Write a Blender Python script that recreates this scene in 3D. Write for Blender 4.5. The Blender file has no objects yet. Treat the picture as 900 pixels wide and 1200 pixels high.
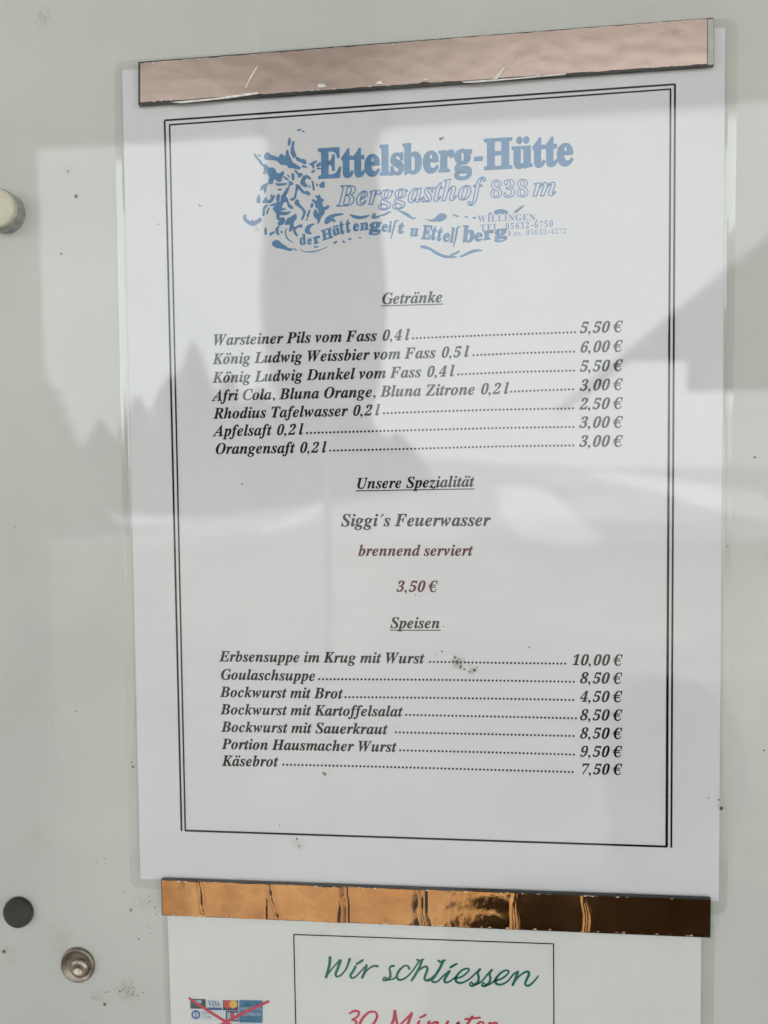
import bpy, math, random
from mathutils import Vector, Matrix, noise
from mathutils.geometry import tessellate_polygon

R = math.radians
rnd = random.Random(7)
sc = bpy.context.scene
COL = sc.collection

# ------------------------------------------------------------------ camera
# x to the right along the wall, y into the wall, z up.  The front of the printed sheet lies in y = 0.
CAMH = 1.80                                   # height of the camera above the ground
SHIFT = CAMH                                  # the middle of the sheet hangs at this height
F = 900.0                                     # focal length in pixels of the 900 x 1200 photograph
AX = [Vector((0.99362972, 0.11189249, -0.01341823)),
      Vector((0.00845571, 0.04470793, 0.99896431)),
      Vector((0.1123765, -0.99271409, 0.043477))]
EYE = Vector((0.0201359, -0.2718048, SHIFT))
cam_data = bpy.data.cameras.new('camera')
cam = bpy.data.objects.new('camera', cam_data)
COL.objects.link(cam)
cam.matrix_world = Matrix(((AX[0].x, AX[1].x, AX[2].x, EYE.x), (AX[0].y, AX[1].y, AX[2].y, EYE.y),
                           (AX[0].z, AX[1].z, AX[2].z, EYE.z), (0, 0, 0, 1)))
cam_data.sensor_fit = 'VERTICAL'
cam_data.sensor_height = 36
cam_data.lens = 27
cam_data.clip_start = 0.01
cam_data.clip_end = 2000
cam_data.dof.use_dof = True
cam_data.dof.focus_distance = 0.272
cam_data.dof.aperture_fstop = 7.5
sc.camera = cam

# ------------------------------------------------------------------ light
world = bpy.data.worlds.new('World')
sc.world = world
world.use_nodes = True
wn, wl = world.node_tree.nodes, world.node_tree.links
wn.clear()
wo = wn.new('ShaderNodeOutputWorld')
bg = wn.new('ShaderNodeBackground')
sky = wn.new('ShaderNodeTexSky')
sky.sky_type = 'NISHITA'
sky.sun_disc = False
SUN_EL, SUN_ROT = 34, 20
sky.sun_elevation = R(SUN_EL)
sky.sun_rotation = R(SUN_ROT)
sky.air_density = 1.2
sky.dust_density = 2.0
tc = wn.new('ShaderNodeTexCoord')
nz = wn.new('ShaderNodeTexNoise')
nz.inputs['Scale'].default_value = 2.2
nz.inputs['Detail'].default_value = 5
cr = wn.new('ShaderNodeValToRGB')
cr.color_ramp.elements[0].position = .30
cr.color_ramp.elements[0].color = (.80, .80, .80, 1)
cr.color_ramp.elements[1].position = .72
cr.color_ramp.elements[1].color = (.97, .97, .97, 1)
mix = wn.new('ShaderNodeMixRGB')
mix.inputs['Color2'].default_value = (10.2, 10.3, 10.4, 1)     # pale cloud cover over the blue
wl.new(tc.outputs['Generated'], nz.inputs['Vector'])
wl.new(nz.outputs['Fac'], cr.inputs['Fac'])
wl.new(cr.outputs['Color'], mix.inputs['Fac'])
wl.new(sky.outputs['Color'], mix.inputs['Color1'])
wl.new(mix.outputs['Color'], bg.inputs['Color'])
wl.new(bg.outputs['Background'], wo.inputs['Surface'])
bg.inputs['Strength'].default_value = 0.12
sd = bpy.data.lights.new('sun', 'SUN')
sd.energy = 1.5
sd.angle = R(12)
sd.color = (1, .96, .9)
sun = bpy.data.objects.new('sun', sd)
COL.objects.link(sun)
sun.rotation_euler = (R(90 - SUN_EL), 0, R(180 - SUN_ROT))   # stands behind the hut wall, softened by thin cloud
sc.view_settings.view_transform = 'Standard'
sc.view_settings.look = 'None'
sc.view_settings.gamma = 1
sc.view_settings.use_curve_mapping = False
sc.view_settings.exposure = 1.47
sc.cycles.max_bounces = 10
sc.cycles.transparent_max_bounces = 24
sc.cycles.sample_clamp_indirect = 6

# ------------------------------------------------------------------ helpers
def at(px, py, h=0.0):
    """the point at height h in front of the sheet's plane that the photograph shows at a pixel"""
    d = AX[0] * ((px - 450) / F) + AX[1] * ((600 - py) / F) - AX[2]
    t = (-h - EYE.y) / d.y
    return EYE + d * t

GLASS_Y = -0.020
def mirrored(px, py, dist):
    """the place at a distance in front of the wall that the glass mirrors to a pixel"""
    d = AX[0] * ((px - 450) / F) + AX[1] * ((600 - py) / F) - AX[2]
    m = Vector((EYE.x, 2 * GLASS_Y - EYE.y, EYE.z))
    d = Vector((d.x, -d.y, d.z))
    return m + d * ((-dist - m.y) / d.y)

def origin(o):
    v = Vector((0, 0, 0))
    while o is not None:
        v += o.location
        o = o.parent
    return v

def obj(name, vs, fs, mat, parent=None, loc=None, smooth=False):
    """ONE mesh object from world-space points"""
    me = bpy.data.meshes.new(name)
    base = origin(parent) if parent else Vector((0, 0, 0))
    loc = Vector(loc) if loc is not None else base
    me.from_pydata([tuple(Vector(v) - loc) for v in vs], [], fs)
    me.update()
    if mat:
        me.materials.append(mat)
    if smooth:
        me.polygons.foreach_set('use_smooth', [True] * len(me.polygons))
    o = bpy.data.objects.new(name, me)
    COL.objects.link(o)
    if parent:
        o.parent = parent
    o.location = loc - base
    return o

def tag(o, label=None, cat=None, group=None, kind=None):
    if label: o['label'] = label
    if cat: o['category'] = cat
    if group: o['group'] = group
    if kind: o['kind'] = kind
    return o

def thing(name, loc, label, cat, group=None):
    o = bpy.data.objects.new(name, None)
    COL.objects.link(o)
    o.location = loc
    o.empty_display_size = .02
    return tag(o, label, cat, group)

def box(vs, fs, a, b):
    n = len(vs)
    for x in (a[0], b[0]):
        for y in (a[1], b[1]):
            for z in (a[2], b[2]):
                vs.append(Vector((x, y, z)))
    for q in ((0, 1, 3, 2), (4, 6, 7, 5), (0, 4, 5, 1), (2, 3, 7, 6), (0, 2, 6, 4), (1, 5, 7, 3)):
        fs.append([n + i for i in q])

def prism(vs, fs, pts, h0, h1):
    """closed plate whose outline is given by plane points; h0 at the back, h1 at the front"""
    n, k = len(vs), len(pts)
    for p in pts: vs.append(Vector((p.x, -h0, p.z)))
    for p in pts: vs.append(Vector((p.x, -h1, p.z)))
    fs.append([n + i for i in range(k)])
    fs.append([n + k + i for i in reversed(range(k))])
    for i in range(k):
        j = (i + 1) % k
        fs.append([n + i, n + j, n + k + j, n + k + i])

def flat(vs, fs, pts, h):
    """flat printed patch from a list of plane points"""
    n = len(vs)
    P = [Vector((p.x, p.z, 0)) for p in pts]
    for p in pts: vs.append(Vector((p.x, -h, p.z)))
    for t in tessellate_polygon([P]):
        a, b, c = (P[i] for i in t)
        if (b - a).cross(c - a).z < 0: t = t[::-1]
        fs.append([n + i for i in t])

def catmull(pts, k=6):
    out = []
    P = [pts[0]] + list(pts) + [pts[-1]]
    for i in range(1, len(P) - 2):
        p0, p1, p2, p3 = P[i - 1], P[i], P[i + 1], P[i + 2]
        for j in range(k):
            t = j / k
            out.append(tuple(.5 * (2 * b + (c - a) * t + (2 * a - 5 * b + 4 * c - d) * t * t + (3 * b - a - 3 * c + d) * t ** 3)
                             for a, b, c, d in zip(p0, p1, p2, p3)))
    out.append(tuple(pts[-1]))
    return out

def stroke(vs, fs, pts, h, k=6):
    """pen stroke through (px, py, width) points"""
    C = catmull(pts, k)
    n = len(vs)
    for i, (x, y, w) in enumerate(C):
        a, b = C[max(i - 1, 0)], C[min(i + 1, len(C) - 1)]
        dx, dy = b[0] - a[0], b[1] - a[1]
        L = math.hypot(dx, dy) or 1
        nx, ny = -dy / L * w / 2, dx / L * w / 2
        for s in (1, -1):
            p = at(x + s * nx, y + s * ny, 0)
            vs.append(Vector((p.x, -h, p.z)))
    for i in range(len(C) - 1):
        fs.append([n + 2 * i, n + 2 * i + 1, n + 2 * i + 3, n + 2 * i + 2])
    for e, q in ((0, -1), (len(C) - 1, 1)):                 # round ends
        x, y, w = C[e]
        a, b = (C[1], C[0]) if e == 0 else (C[-2], C[-1])
        ang = math.atan2(b[1] - a[1], b[0] - a[0])
        m = len(vs)
        for j in range(7):
            t = ang - math.pi / 2 + math.pi * j / 6
            p = at(x + math.cos(t) * w / 2, y + math.sin(t) * w / 2, 0)
            vs.append(Vector((p.x, -h, p.z)))
        fs.append([m + j for j in range(7)])

def face_out(vs, fs):
    """printed faces all look at the reader (towards -y)"""
    for f in fs:
        a, b, c = vs[f[0]], vs[f[1]], vs[f[2]]
        if (b - a).cross(c - a).y > 0: f.reverse()

# ------------------------------------------------------------------ materials
def nodes(name):
    m = bpy.data.materials.new(name)
    m.use_nodes = True
    return m, m.node_tree.nodes, m.node_tree.links

def mat(name, col, rough=.6, metal=0, var=.06, scale=40, bump=0, bscale=200, spec=.5, col2=None):
    m, n, l = nodes(name)
    p = n['Principled BSDF']
    p.inputs['Roughness'].default_value = rough
    p.inputs['Metallic'].default_value = metal
    p.inputs['Specular IOR Level'].default_value = spec
    t = n.new('ShaderNodeTexCoord')
    z = n.new('ShaderNodeTexNoise')
    z.inputs['Scale'].default_value = scale
    z.inputs['Detail'].default_value = 6
    r = n.new('ShaderNodeValToRGB')
    r.color_ramp.elements[0].position = .3
    r.color_ramp.elements[1].position = .7
    c2 = col2 or tuple(min(1, c * (1 + var)) for c in col)
    c1 = col if col2 else tuple(c * (1 - var) for c in col)
    r.color_ramp.elements[0].color = (*c1, 1)
    r.color_ramp.elements[1].color = (*c2, 1)
    l.new(t.outputs['Object'], z.inputs['Vector'])
    l.new(z.outputs['Fac'], r.inputs['Fac'])
    l.new(r.outputs['Color'], p.inputs['Base Color'])
    if bump:
        b = n.new('ShaderNodeBump')
        z2 = n.new('ShaderNodeTexNoise')
        z2.inputs['Scale'].default_value = bscale
        z2.inputs['Detail'].default_value = 5
        b.inputs['Strength'].default_value = bump
        b.inputs['Distance'].default_value = .001
        l.new(t.outputs['Object'], z2.inputs['Vector'])
        l.new(z2.outputs['Fac'], b.inputs['Height'])
        l.new(b.outputs['Normal'], p.inputs['Normal'])
    return m

def clear_mat(name, f0, tint, rough, smear=0.0):
    """clear sheet: lets light through, mirrors by the angle it is seen at"""
    m, n, l = nodes(name)
    n.clear()
    out = n.new('ShaderNodeOutputMaterial')
    mx = n.new('ShaderNodeMixShader')
    tr = n.new('ShaderNodeBsdfTransparent')
    tr.inputs['Color'].default_value = (*tint, 1)
    gl = n.new('ShaderNodeBsdfGlossy')
    gl.inputs['Roughness'].default_value = rough
    g = n.new('ShaderNodeNewGeometry')
    dt = n.new('ShaderNodeVectorMath'); dt.operation = 'DOT_PRODUCT'
    ab = n.new('ShaderNodeMath'); ab.operation = 'ABSOLUTE'
    om = n.new('ShaderNodeMath'); om.operation = 'SUBTRACT'; om.inputs[0].default_value = 1
    pw = n.new('ShaderNodeMath'); pw.operation = 'POWER'; pw.inputs[1].default_value = 5
    ma = n.new('ShaderNodeMath'); ma.operation = 'MULTIPLY_ADD'
    ma.inputs[1].default_value = 1 - f0
    ma.inputs[2].default_value = f0
    l.new(g.outputs['Normal'], dt.inputs[0]); l.new(g.outputs['Incoming'], dt.inputs[1])
    l.new(dt.outputs['Value'], ab.inputs[0]); l.new(ab.outputs[0], om.inputs[1])
    l.new(om.outputs[0], pw.inputs[0]); l.new(pw.outputs[0], ma.inputs[0])
    l.new(ma.outputs[0], mx.inputs[0]); l.new(tr.outputs[0], mx.inputs[1]); l.new(gl.outputs[0], mx.inputs[2])
    l.new(mx.outputs[0], out.inputs['Surface'])
    if smear:
        t = n.new('ShaderNodeTexCoord')
        z = n.new('ShaderNodeTexNoise'); z.inputs['Scale'].default_value = 9; z.inputs['Detail'].default_value = 3
        b = n.new('ShaderNodeBump'); b.inputs['Strength'].default_value = 1; b.inputs['Distance'].default_value = smear
        l.new(t.outputs['Object'], z.inputs['Vector']); l.new(z.outputs['Fac'], b.inputs['Height'])
        l.new(b.outputs['Normal'], gl.inputs['Normal'])
    return m

M = {}
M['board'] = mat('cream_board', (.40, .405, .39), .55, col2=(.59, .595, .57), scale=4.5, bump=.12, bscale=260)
M['wall'] = mat('hut_wall', (.35, .33, .3), .8, var=.1, scale=4)
M['glass'] = clear_mat('case_glass', .027, (.985, .992, .985), 0.0)
M['film'] = clear_mat('laminating_film', .032, (.985, .985, .985), .012)
M['rim'] = clear_mat('laminated_rim', .10, (.985, .985, .975), .03)
M['paper'] = mat('white_paper', (.63, .625, .66), .7, col2=(.675, .67, .695), scale=14, bump=.25, bscale=28)
M['paper2'] = mat('notice_paper', (.66, .66, .655), .7, var=.02, scale=30)
M['ink'] = mat('black_ink', (.006, .006, .008), .6, var=.25, scale=300, spec=.1)
M['red_ink'] = mat('dark_red_ink', (.085, .004, .012), .6, var=.2, scale=300, spec=.1)
M['blue'] = mat('blue_ink', (.075, .20, .38), .6, var=.15, scale=250)
M['blue_thin'] = mat('faint_blue_ink', (.10, .22, .44), .6, var=.15, scale=250)
M['green'] = mat('green_ink', (.005, .13, .10), .6, var=.15, scale=200)
M['red'] = mat('red_ink', (.50, .04, .08), .6, var=.12, scale=200)
M['end'] = mat('bare_grey_plastic', (.42, .42, .41), .5, var=.15, scale=200)
M['core'] = mat('black_magnet_rubber', (.022, .022, .024), .45, var=.2, scale=200)
M['chip'] = mat('torn_foil_edge', (.75, .72, .70), .35, var=.2, scale=500)
M['magnet_dark'] = mat('dark_magnet', (.022, .022, .020), .5, spec=.25, var=.35, scale=180, bump=.4, bscale=300)
M['magnet_cream'] = mat('cream_plastic', (.60, .56, .44), .4, var=.05, scale=60)
M['magnet_side'] = mat('grey_metal_side', (.34, .34, .32), .5, metal=.2, var=.3, scale=300)
M['steel'] = mat('weathered_steel', (.38, .33, .28), .3, metal=1, var=.25, scale=300, bump=.5, bscale=350)
M['cup'] = mat('dull_steel_cup', (.25, .21, .175), .38, metal=1, var=.3, scale=200, bump=.4, bscale=300)
M['speck'] = mat('dirt', (.09, .075, .05), .9, var=.4, scale=500)
M['grime'] = mat('pale_grime', (.33, .31, .24), .9, var=.3, scale=400)
M['alu'] = mat('aluminium_frame', (.5, .5, .5), .4, metal=.8, var=.05)
M['ground'] = mat('slushy_gravel', (.20, .185, .16), .9, scale=1.2, col2=(.44, .42, .38))
M['snow'] = mat('old_snow', (.82, .83, .85), .8, scale=.5, col2=(.90, .905, .915))
M['field'] = mat('snowy_field', (.24, .24, .21), .95, scale=.12, col2=(.60, .61, .62))
M['needles'] = mat('spruce_needles', (.07, .085, .07), .8, scale=2, col2=(.14, .155, .13))
M['bark'] = mat('spruce_bark', (.08, .06, .045), .9, scale=8)
M['soffit'] = mat('porch_boards', (.58, .56, .53), .7, scale=5, col2=(.68, .66, .63))
M['roof'] = mat('slate_roof', (.10, .10, .115), .6, scale=3, col2=(.15, .155, .17))
M['plaster'] = mat('pale_plaster', (.74, .73, .70), .8, scale=2)
M['dark_timber'] = mat('dark_timber', (.05, .04, .03), .7, scale=4)
M['post'] = mat('grey_post', (.30, .29, .27), .7, scale=8)
M['canvas'] = mat('parasol_canvas', (.52, .52, .49), .85, scale=10, col2=(.66, .66, .62))
M['white_pole'] = mat('white_lacquer', (.74, .74, .72), .4)
M['top_shade'] = mat('parasol_top_shade', (.015, .015, .012), .9, spec=.2, scale=12, col2=(.03, .029, .022))  # stands in for the shade on the parasol's top
M['coat'] = mat('dark_coat', (.009, .007, .006), .95, spec=.2, scale=30, col2=(.015, .011, .010))
M['skin'] = mat('skin', (.45, .28, .2), .6)

# copper foil: polished metal with fine crinkles
m, n, l = nodes('copper_foil')
p = n['Principled BSDF']
p.inputs['Metallic'].default_value = 1
p.inputs['Roughness'].default_value = .07
t = n.new('ShaderNodeTexCoord')
z = n.new('ShaderNodeTexNoise'); z.inputs['Scale'].default_value = 55; z.inputs['Detail'].default_value = 8; z.inputs['Roughness'].default_value = .62
r = n.new('ShaderNodeValToRGB')
r.color_ramp.elements[0].color = (.74, .30, .10, 1); r.color_ramp.elements[0].position = .3
r.color_ramp.elements[1].color = (1.0, .52, .21, 1); r.color_ramp.elements[1].position = .65
b = n.new('ShaderNodeBump'); b.inputs['Strength'].default_value = .3; b.inputs['Distance'].default_value = .0006
l.new(t.outputs['Object'], z.inputs['Vector']); l.new(z.outputs['Fac'], r.inputs['Fac'])
l.new(r.outputs['Color'], p.inputs['Base Color']); l.new(z.outputs['Fac'], b.inputs['Height']); l.new(b.outputs['Normal'], p.inputs['Normal'])
M['copper'] = m
m2 = m.copy(); m2.name = 'veiled_copper_foil'  # same copper, with the soffit's grey reflection put into its colour
for q in m2.node_tree.nodes:
    if q.type == 'VALTORGB':
        q.color_ramp.elements[0].color = (.50, .38, .335, 1)
        q.color_ramp.elements[1].color = (.54, .41, .36, 1)
    if q.type == 'BUMP': q.inputs['Strength'].default_value = .03
    if q.type == 'BSDF_PRINCIPLED': q.inputs['Roughness'].default_value = .3
M['copper_veiled'] = m2

# ------------------------------------------------------------------ what stands behind the photographer (seen only in the glass)
def ground_z(x, y):
    d = -y
    if d < 21: return 0
    e = d - 21
    side = max(0, min(1, (x + 5) / 22))
    return e * (.055 - .02 * side) * min(1, e / 20)
vs, fs = [], []
ys = [2, 0, -1, -2, -4, -7, -11, -16, -21, -25, -30, -36, -44, -54, -66, -80, -100, -130, -180, -300]
xs = [-300, -160, -90, -60, -40, -30, -22, -16, -11, -7, -4, -2, 0, 2, 4, 7, 11, 16, 22, 30, 40, 60, 90, 160, 300]
for y in ys:
    for x in xs:
        vs.append(Vector((x, y, ground_z(x, y) if y > -110 else ground_z(x, -110))))
for i in range(len(ys) - 1):
    for j in range(len(xs) - 1):
        a = i * len(xs) + j
        fs.append([a, a + len(xs), a + len(xs) + 1, a + 1])
g = obj('ground', vs, fs, M['ground'], smooth=True)
g.data.materials.append(M['field'])
for pl in g.data.polygons:
    if pl.center.y < -22: pl.material_index = 1
tag(g, kind='structure')

def snow_patch(cx, d, rx, ry, label):
    vs, fs = [], []
    K = 26
    c = Vector((cx, -d, ground_z(cx, -d) + .14))
    vs.append(c)
    for ring, (s, hh) in enumerate(((.5, .11), (.85, .06), (1, 0.004))):
        for k in range(K):
            a = 2 * math.pi * k / K
            w = 1 + .22 * noise.noise(Vector((math.cos(a) * 1.4 + cx, math.sin(a) * 1.4, d)))
            x, y = cx + rx * s * w * math.cos(a), -d + ry * s * w * math.sin(a)
            vs.append(Vector((x, y, ground_z(x, y) + hh)))
    for k in range(K):
        j = (k + 1) % K
        fs.append([0, 1 + k, 1 + j])
        for q in (0, 1):
            fs.append([1 + q * K + k, 1 + (q + 1) * K + k, 1 + (q + 1) * K + j, 1 + q * K + j])
    o = obj('snow_patch', vs, fs, M['snow'], loc=c, smooth=True)
    return tag(o, label, 'snow patch')
def patch_px(x0, x1, y0, y1, label):
    """snow patch lying on the level ground between two sight lines"""
    d1 = (CAMH) / ((y0 - 561) / F) * .98 - .27
    d0 = (CAMH) / ((y1 - 561) / F) * .98 - .27
    dm = min((d0 + d1) / 2, 40); d1 = min(d1, 75)
    a, b_ = mirrored(x0, y0, dm), mirrored(x1, y0, dm)
    snow_patch((a.x + b_.x) / 2, (d0 + d1) / 2, (b_.x - a.x) / 2, (d1 - d0) / 2, label)
patch_px(60, 320, 588, 632, 'long strip of old snow on the ground, the widest patch')
patch_px(346, 372, 600, 625, 'small round heap of old snow on the ground')
patch_px(585, 668, 594, 645, 'ragged patch of old snow in the middle distance')
patch_px(775, 905, 580, 640, 'snow patch lying nearest the dark-roofed house')

# porch roof over the board, with its front rafter
roof = thing('porch_roof', (0, -1.5, 3.2), 'grey boarded porch roof above the display case', 'roof')
e = mirrored(300, 152, 3.0); zs = e.z
for k in range(20):
    vs, fs = [], []
    y0 = .04 - k * .152
    box(vs, fs, (-4, y0 - .147, zs + .03), (4, y0, zs + .06))
    obj('soffit_board', vs, fs, M['soffit'], roof)
vs, fs = [], []; box(vs, fs, (-4, -3.06, zs), (4, -3.004, zs + .26)); obj('fascia_board', vs, fs, M['soffit'], roof)
vs, fs = [], []; box(vs, fs, (-4.1, -3.12, zs + .262), (4.1, .04, zs + .30)); obj('roof_deck', vs, fs, M['roof'], roof)
a = mirrored(43, 500, 2.9)
vs, fs = [], []; box(vs, fs, (a.x - .42, -2.98, 0), (a.x, -2.80, zs)); o = obj('porch_post', vs, fs, M['post'], loc=(a.x - .2, -2.9, 0))
tag(o, 'broad grey post holding up the front of the porch roof', 'post')

# hut wall behind the case
vs, fs = [], []; box(vs, fs, (-6, .04, 0), (6, .3, 3.6)); tag(obj('hut_wall', vs, fs, M['wall']), kind='structure')

# closed parasol
c0 = mirrored(378, 300, 2.1); top = mirrored(374, -60, 2.1)
par = thing('closed_parasol', (c0.x, -2.1, 0), 'closed canvas parasol hanging in folds under the porch, top darkened as shade', 'parasol')
hem = mirrored(374, 500, 2.1).z
vs, fs = [], []
K, S = 48, 12
for s in range(S + 1):
    f = s / S
    zz = hem + (top.z + .12 - hem) * f
    rr = .085 + .115 * (1 - f) ** .8 * min(1, (f + .35) / .62) if f < 1 else .03
    rr *= (1 - .25 * max(0, .12 - f) / .12)
    for k in range(K):
        a = 2 * math.pi * k / K
        q = rr * (1 + .16 * math.cos(8 * a + .6 * math.sin(5 * f)) * (1 - f * .5))
        vs.append(Vector((c0.x + q * math.cos(a), -2.1 + q * math.sin(a), zz)))
for s in range(S):
    for k in range(K):
        j = (k + 1) % K
        fs.append([s * K + k, s * K + j, (s + 1) * K + j, (s + 1) * K + k])
obj('canopy', vs, fs, M['canvas'], par, smooth=True)
vs, fs = [], []
zt, zb_ = top.z + .16, mirrored(374, 150, 2.1).z
for s in range(7):
    f = s / 6
    for k in range(K):
        a = 2 * math.pi * k / K
        q = (.185 - .07 * f) * (1 + .07 * math.cos(8 * a)) + .012
        vs.append(Vector((c0.x + q * math.cos(a), -2.1 + q * math.sin(a), zb_ + (zt - zb_) * f)))
for s in range(6):
    for k in range(K):
        j = (k + 1) % K
        fs.append([s * K + k, s * K + j, (s + 1) * K + j, (s + 1) * K + k])
fs.append([6 * K + k for k in range(K)])
obj('shaded_top', vs, fs, M['top_shade'], par, smooth=True)  # near-black shell added round the canopy where only shade falls
vs, fs = [], []
for s, zz in enumerate((0.05, top.z + .2)):
    for k in range(12):
        a = 2 * math.pi * k / 12
        vs.append(Vector((c0.x + .011 * math.cos(a), -2.1 + .011 * math.sin(a), zz)))
for k in range(12): fs.append([k, (k + 1) % 12, 12 + (k + 1) % 12, 12 + k])
obj('pole', vs, fs, M['white_pole'], par)
vs, fs = [], []; box(vs, fs, (c0.x - .25, -2.35, 0.0), (c0.x + .25, -1.85, .06)); obj('base', vs, fs, M['wall'], par)

# spruces
def spruce(px, ytop, dist, width, label, seed):
    rr = random.Random(seed)
    t = mirrored(px, ytop, dist)
    zb = ground_z(t.x, -dist)
    H = t.z - zb
    root = thing('spruce_tree', (t.x, -dist, zb), label, 'tree', 'spruces on the slope across from the hut')
    vs, fs = [], []
    for s, (zz, r_) in enumerate(((zb, .022 * H), (zb + H, .004 * H))):
        for k in range(7):
            a = 2 * math.pi * k / 7
            vs.append(Vector((t.x + r_ * math.cos(a), -dist + r_ * math.sin(a), zz)))
    for k in range(7): fs.append([k, (k + 1) % 7, 7 + (k + 1) % 7, 7 + k])
    obj('trunk', vs, fs, M['bark'], root)
    vs, fs = [], []
    for i in range(900):
        f = rr.random() ** .75
        a = rr.uniform(0, 6.283)
        L = width * (1 - f) ** .8 * rr.uniform(.35, 1.15) + .10
        z0 = zb + H * (.04 + .95 * f)
        dr = L * .32 * (1 - f)
        w = .06 * L + .06
        ca, sa = math.cos(a), math.sin(a)
        n = len(vs)
        for (u, v, dz) in ((0, -w * .5, 0), (L * .55, -w * 1.6, -dr * .35), (L, 0, -dr), (L * .55, w * 1.6, -dr * .35), (0, w * .5, 0), (L * .5, 0, .16 * L)):
            vs.append(Vector((t.x + u * ca - v * sa, -dist + u * sa + v * ca, z0 + dz)))
        fs += [[n, n + 1, n + 5], [n + 1, n + 2, n + 5], [n + 2, n + 3, n + 5], [n + 3, n + 4, n + 5]]
    tag(obj('crown', vs, fs, M['needles'], root), kind='stuff')
TR = [(22, 388, 24, 3.3, 'big spruce standing farthest out beside the porch post'), (118, 492, 34, 2.2, 'low spruce next to the big one'),
      (160, 462, 34, 2.4, 'mid-height spruce in the row'), (198, 440, 33, 2.6, 'spruce left of the pointed one in the row'),
      (226, 398, 33, 2.7, 'tallest pointed spruce of the row'), (268, 436, 36, 3.0, 'broad spruce behind the tallest one'),
      (305, 452, 38, 3.1, 'spruce in the dense middle of the row'), (345, 440, 38, 3.0, 'spruce with a slim top in the dense middle'),
      (385, 462, 40, 3.0, 'spruce towards the thin end of the row'), (425, 480, 42, 3.0, 'short spruce near the thin end of the row'),
      (465, 505, 44, 2.8, 'last and lowest spruce of the row')]
for i, q in enumerate(TR): spruce(q[0], q[1], q[2], q[3], q[4], 100 + i)

# dark-roofed house on the far side
D = 14.0
hz = thing('mountain_house', mirrored(960, 600, D), 'dark slate-roofed house with pale plaster walls', 'house')
w0, w1 = mirrored(915, 432, D + 7), mirrored(1200, 432, D)
vs, fs = [], []; box(vs, fs, (w0.x, -D - 7, 0), (w1.x, -D, mirrored(960, 440, D).z)); obj('wall', vs, fs, M['plaster'], hz)
vs, fs = [], []; box(vs, fs, (mirrored(785, 440, D + 1.2).x, -D + .003, mirrored(900, 457, D).z), (w1.x - .02, -D + 1.2, mirrored(900, 430, D + 1).z)); obj('balcony_board', vs, fs, M['dark_timber'], hz)
R0, R1, R2 = mirrored(712, 428, D - .5), mirrored(975, 215, D - .5), mirrored(1240, 428, D - .5)
vs, fs = [], []
th = .22
for yy in (-D + .5, -D - 7.5):
    for q in (R0, R1, R2): vs.append(Vector((q.x, yy, q.z)))
    for q in (R0, R1, R2): vs.append(Vector((q.x, yy, q.z - th)))
fs = [[0, 1, 7, 6], [1, 2, 8, 7], [3, 9, 10, 4], [4, 10, 11, 5], [0, 3, 4, 1], [1, 4, 5, 2], [6, 7, 10, 9], [7, 8, 11, 10], [0, 6, 9, 3], [2, 5, 11, 8]]
obj('roof', vs, fs, M['roof'], hz)
vs, fs = [], []
q0, q1, q2 = mirrored(735, 424, D - .2), mirrored(975, 226, D - .2), mirrored(1215, 424, D - .2)
prism(vs, fs, [q0, q2, q1], D - 1.0, D - .2); obj('gable', vs, fs, M['dark_timber'], hz)

# dark-coated figure added behind the camera to darken what the foil mirrors
def person():
    cx, cy = mirrored(782, 700, .62).x, -.62
    J = {'pelvis': (0, 0, .90, .155, .12), 'waist': (0, 0, 1.06, .15, .115), 'chest': (0, .01, 1.25, .19, .13), 'neck0': (0, 0, 1.40, .10, .08), 'neck': (0, .0, 1.46, .055, .055),
         'head0': (0, .02, 1.53, .07, .08), 'head1': (0, .015, 1.61, .078, .092), 'head2': (0, .01, 1.68, .05, .06)}
    E_ = [('pelvis', 'waist'), ('waist', 'chest'), ('chest', 'neck0'), ('neck0', 'neck'), ('neck', 'head0'), ('head0', 'head1'), ('head1', 'head2')]
    for s in (-1, 1):
        t_ = 'l' if s < 0 else 'r'
        J['sh' + t_] = (s * .18, 0, 1.36, .075, .075); J['el' + t_] = (s * .22, -.03, 1.10, .055, .055)
        J['wr' + t_] = (s * .20, .10, .95, .04, .04); J['ha' + t_] = (s * .16, .12, .91, .04, .03)
        J['hi' + t_] = (s * .09, 0, .84, .10, .10); J['kn' + t_] = (s * .11, .01, .48, .065, .065)
        J['an' + t_] = (s * .11, -.02, .09, .045, .045); J['to' + t_] = (s * .13, .15, .04, .04, .03)
        E_ += [('chest', 'sh' + t_), ('sh' + t_, 'el' + t_), ('el' + t_, 'wr' + t_), ('wr' + t_, 'ha' + t_), ('pelvis', 'hi' + t_), ('hi' + t_, 'kn' + t_), ('kn' + t_, 'an' + t_), ('an' + t_, 'to' + t_)]
    ks = list(J)
    me = bpy.data.meshes.new('person')
    me.from_pydata([J[k][:3] for k in ks], [(ks.index(a), ks.index(b)) for a, b in E_], [])
    o = bpy.data.objects.new('person', me); COL.objects.link(o)
    o.location = (cx, cy, 0)
    o.scale = (1.05, 1, .945)
    md = o.modifiers.new('skin', 'SKIN')
    if not me.skin_vertices: me.skin_vertices.new()
    for i, k in enumerate(ks):
        me.skin_vertices[0].data[i].radius = J[k][3:]
        me.skin_vertices[0].data[i].use_root = (k == 'pelvis')
    sb = o.modifiers.new('subd', 'SUBSURF'); sb.levels = sb.render_levels = 2
    md.use_smooth_shade = True
    me.materials.append(M['coat'])
    return tag(o, 'person in a long dark hooded coat, added as a dark shape for the foil to mirror', 'person')
person()

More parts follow.
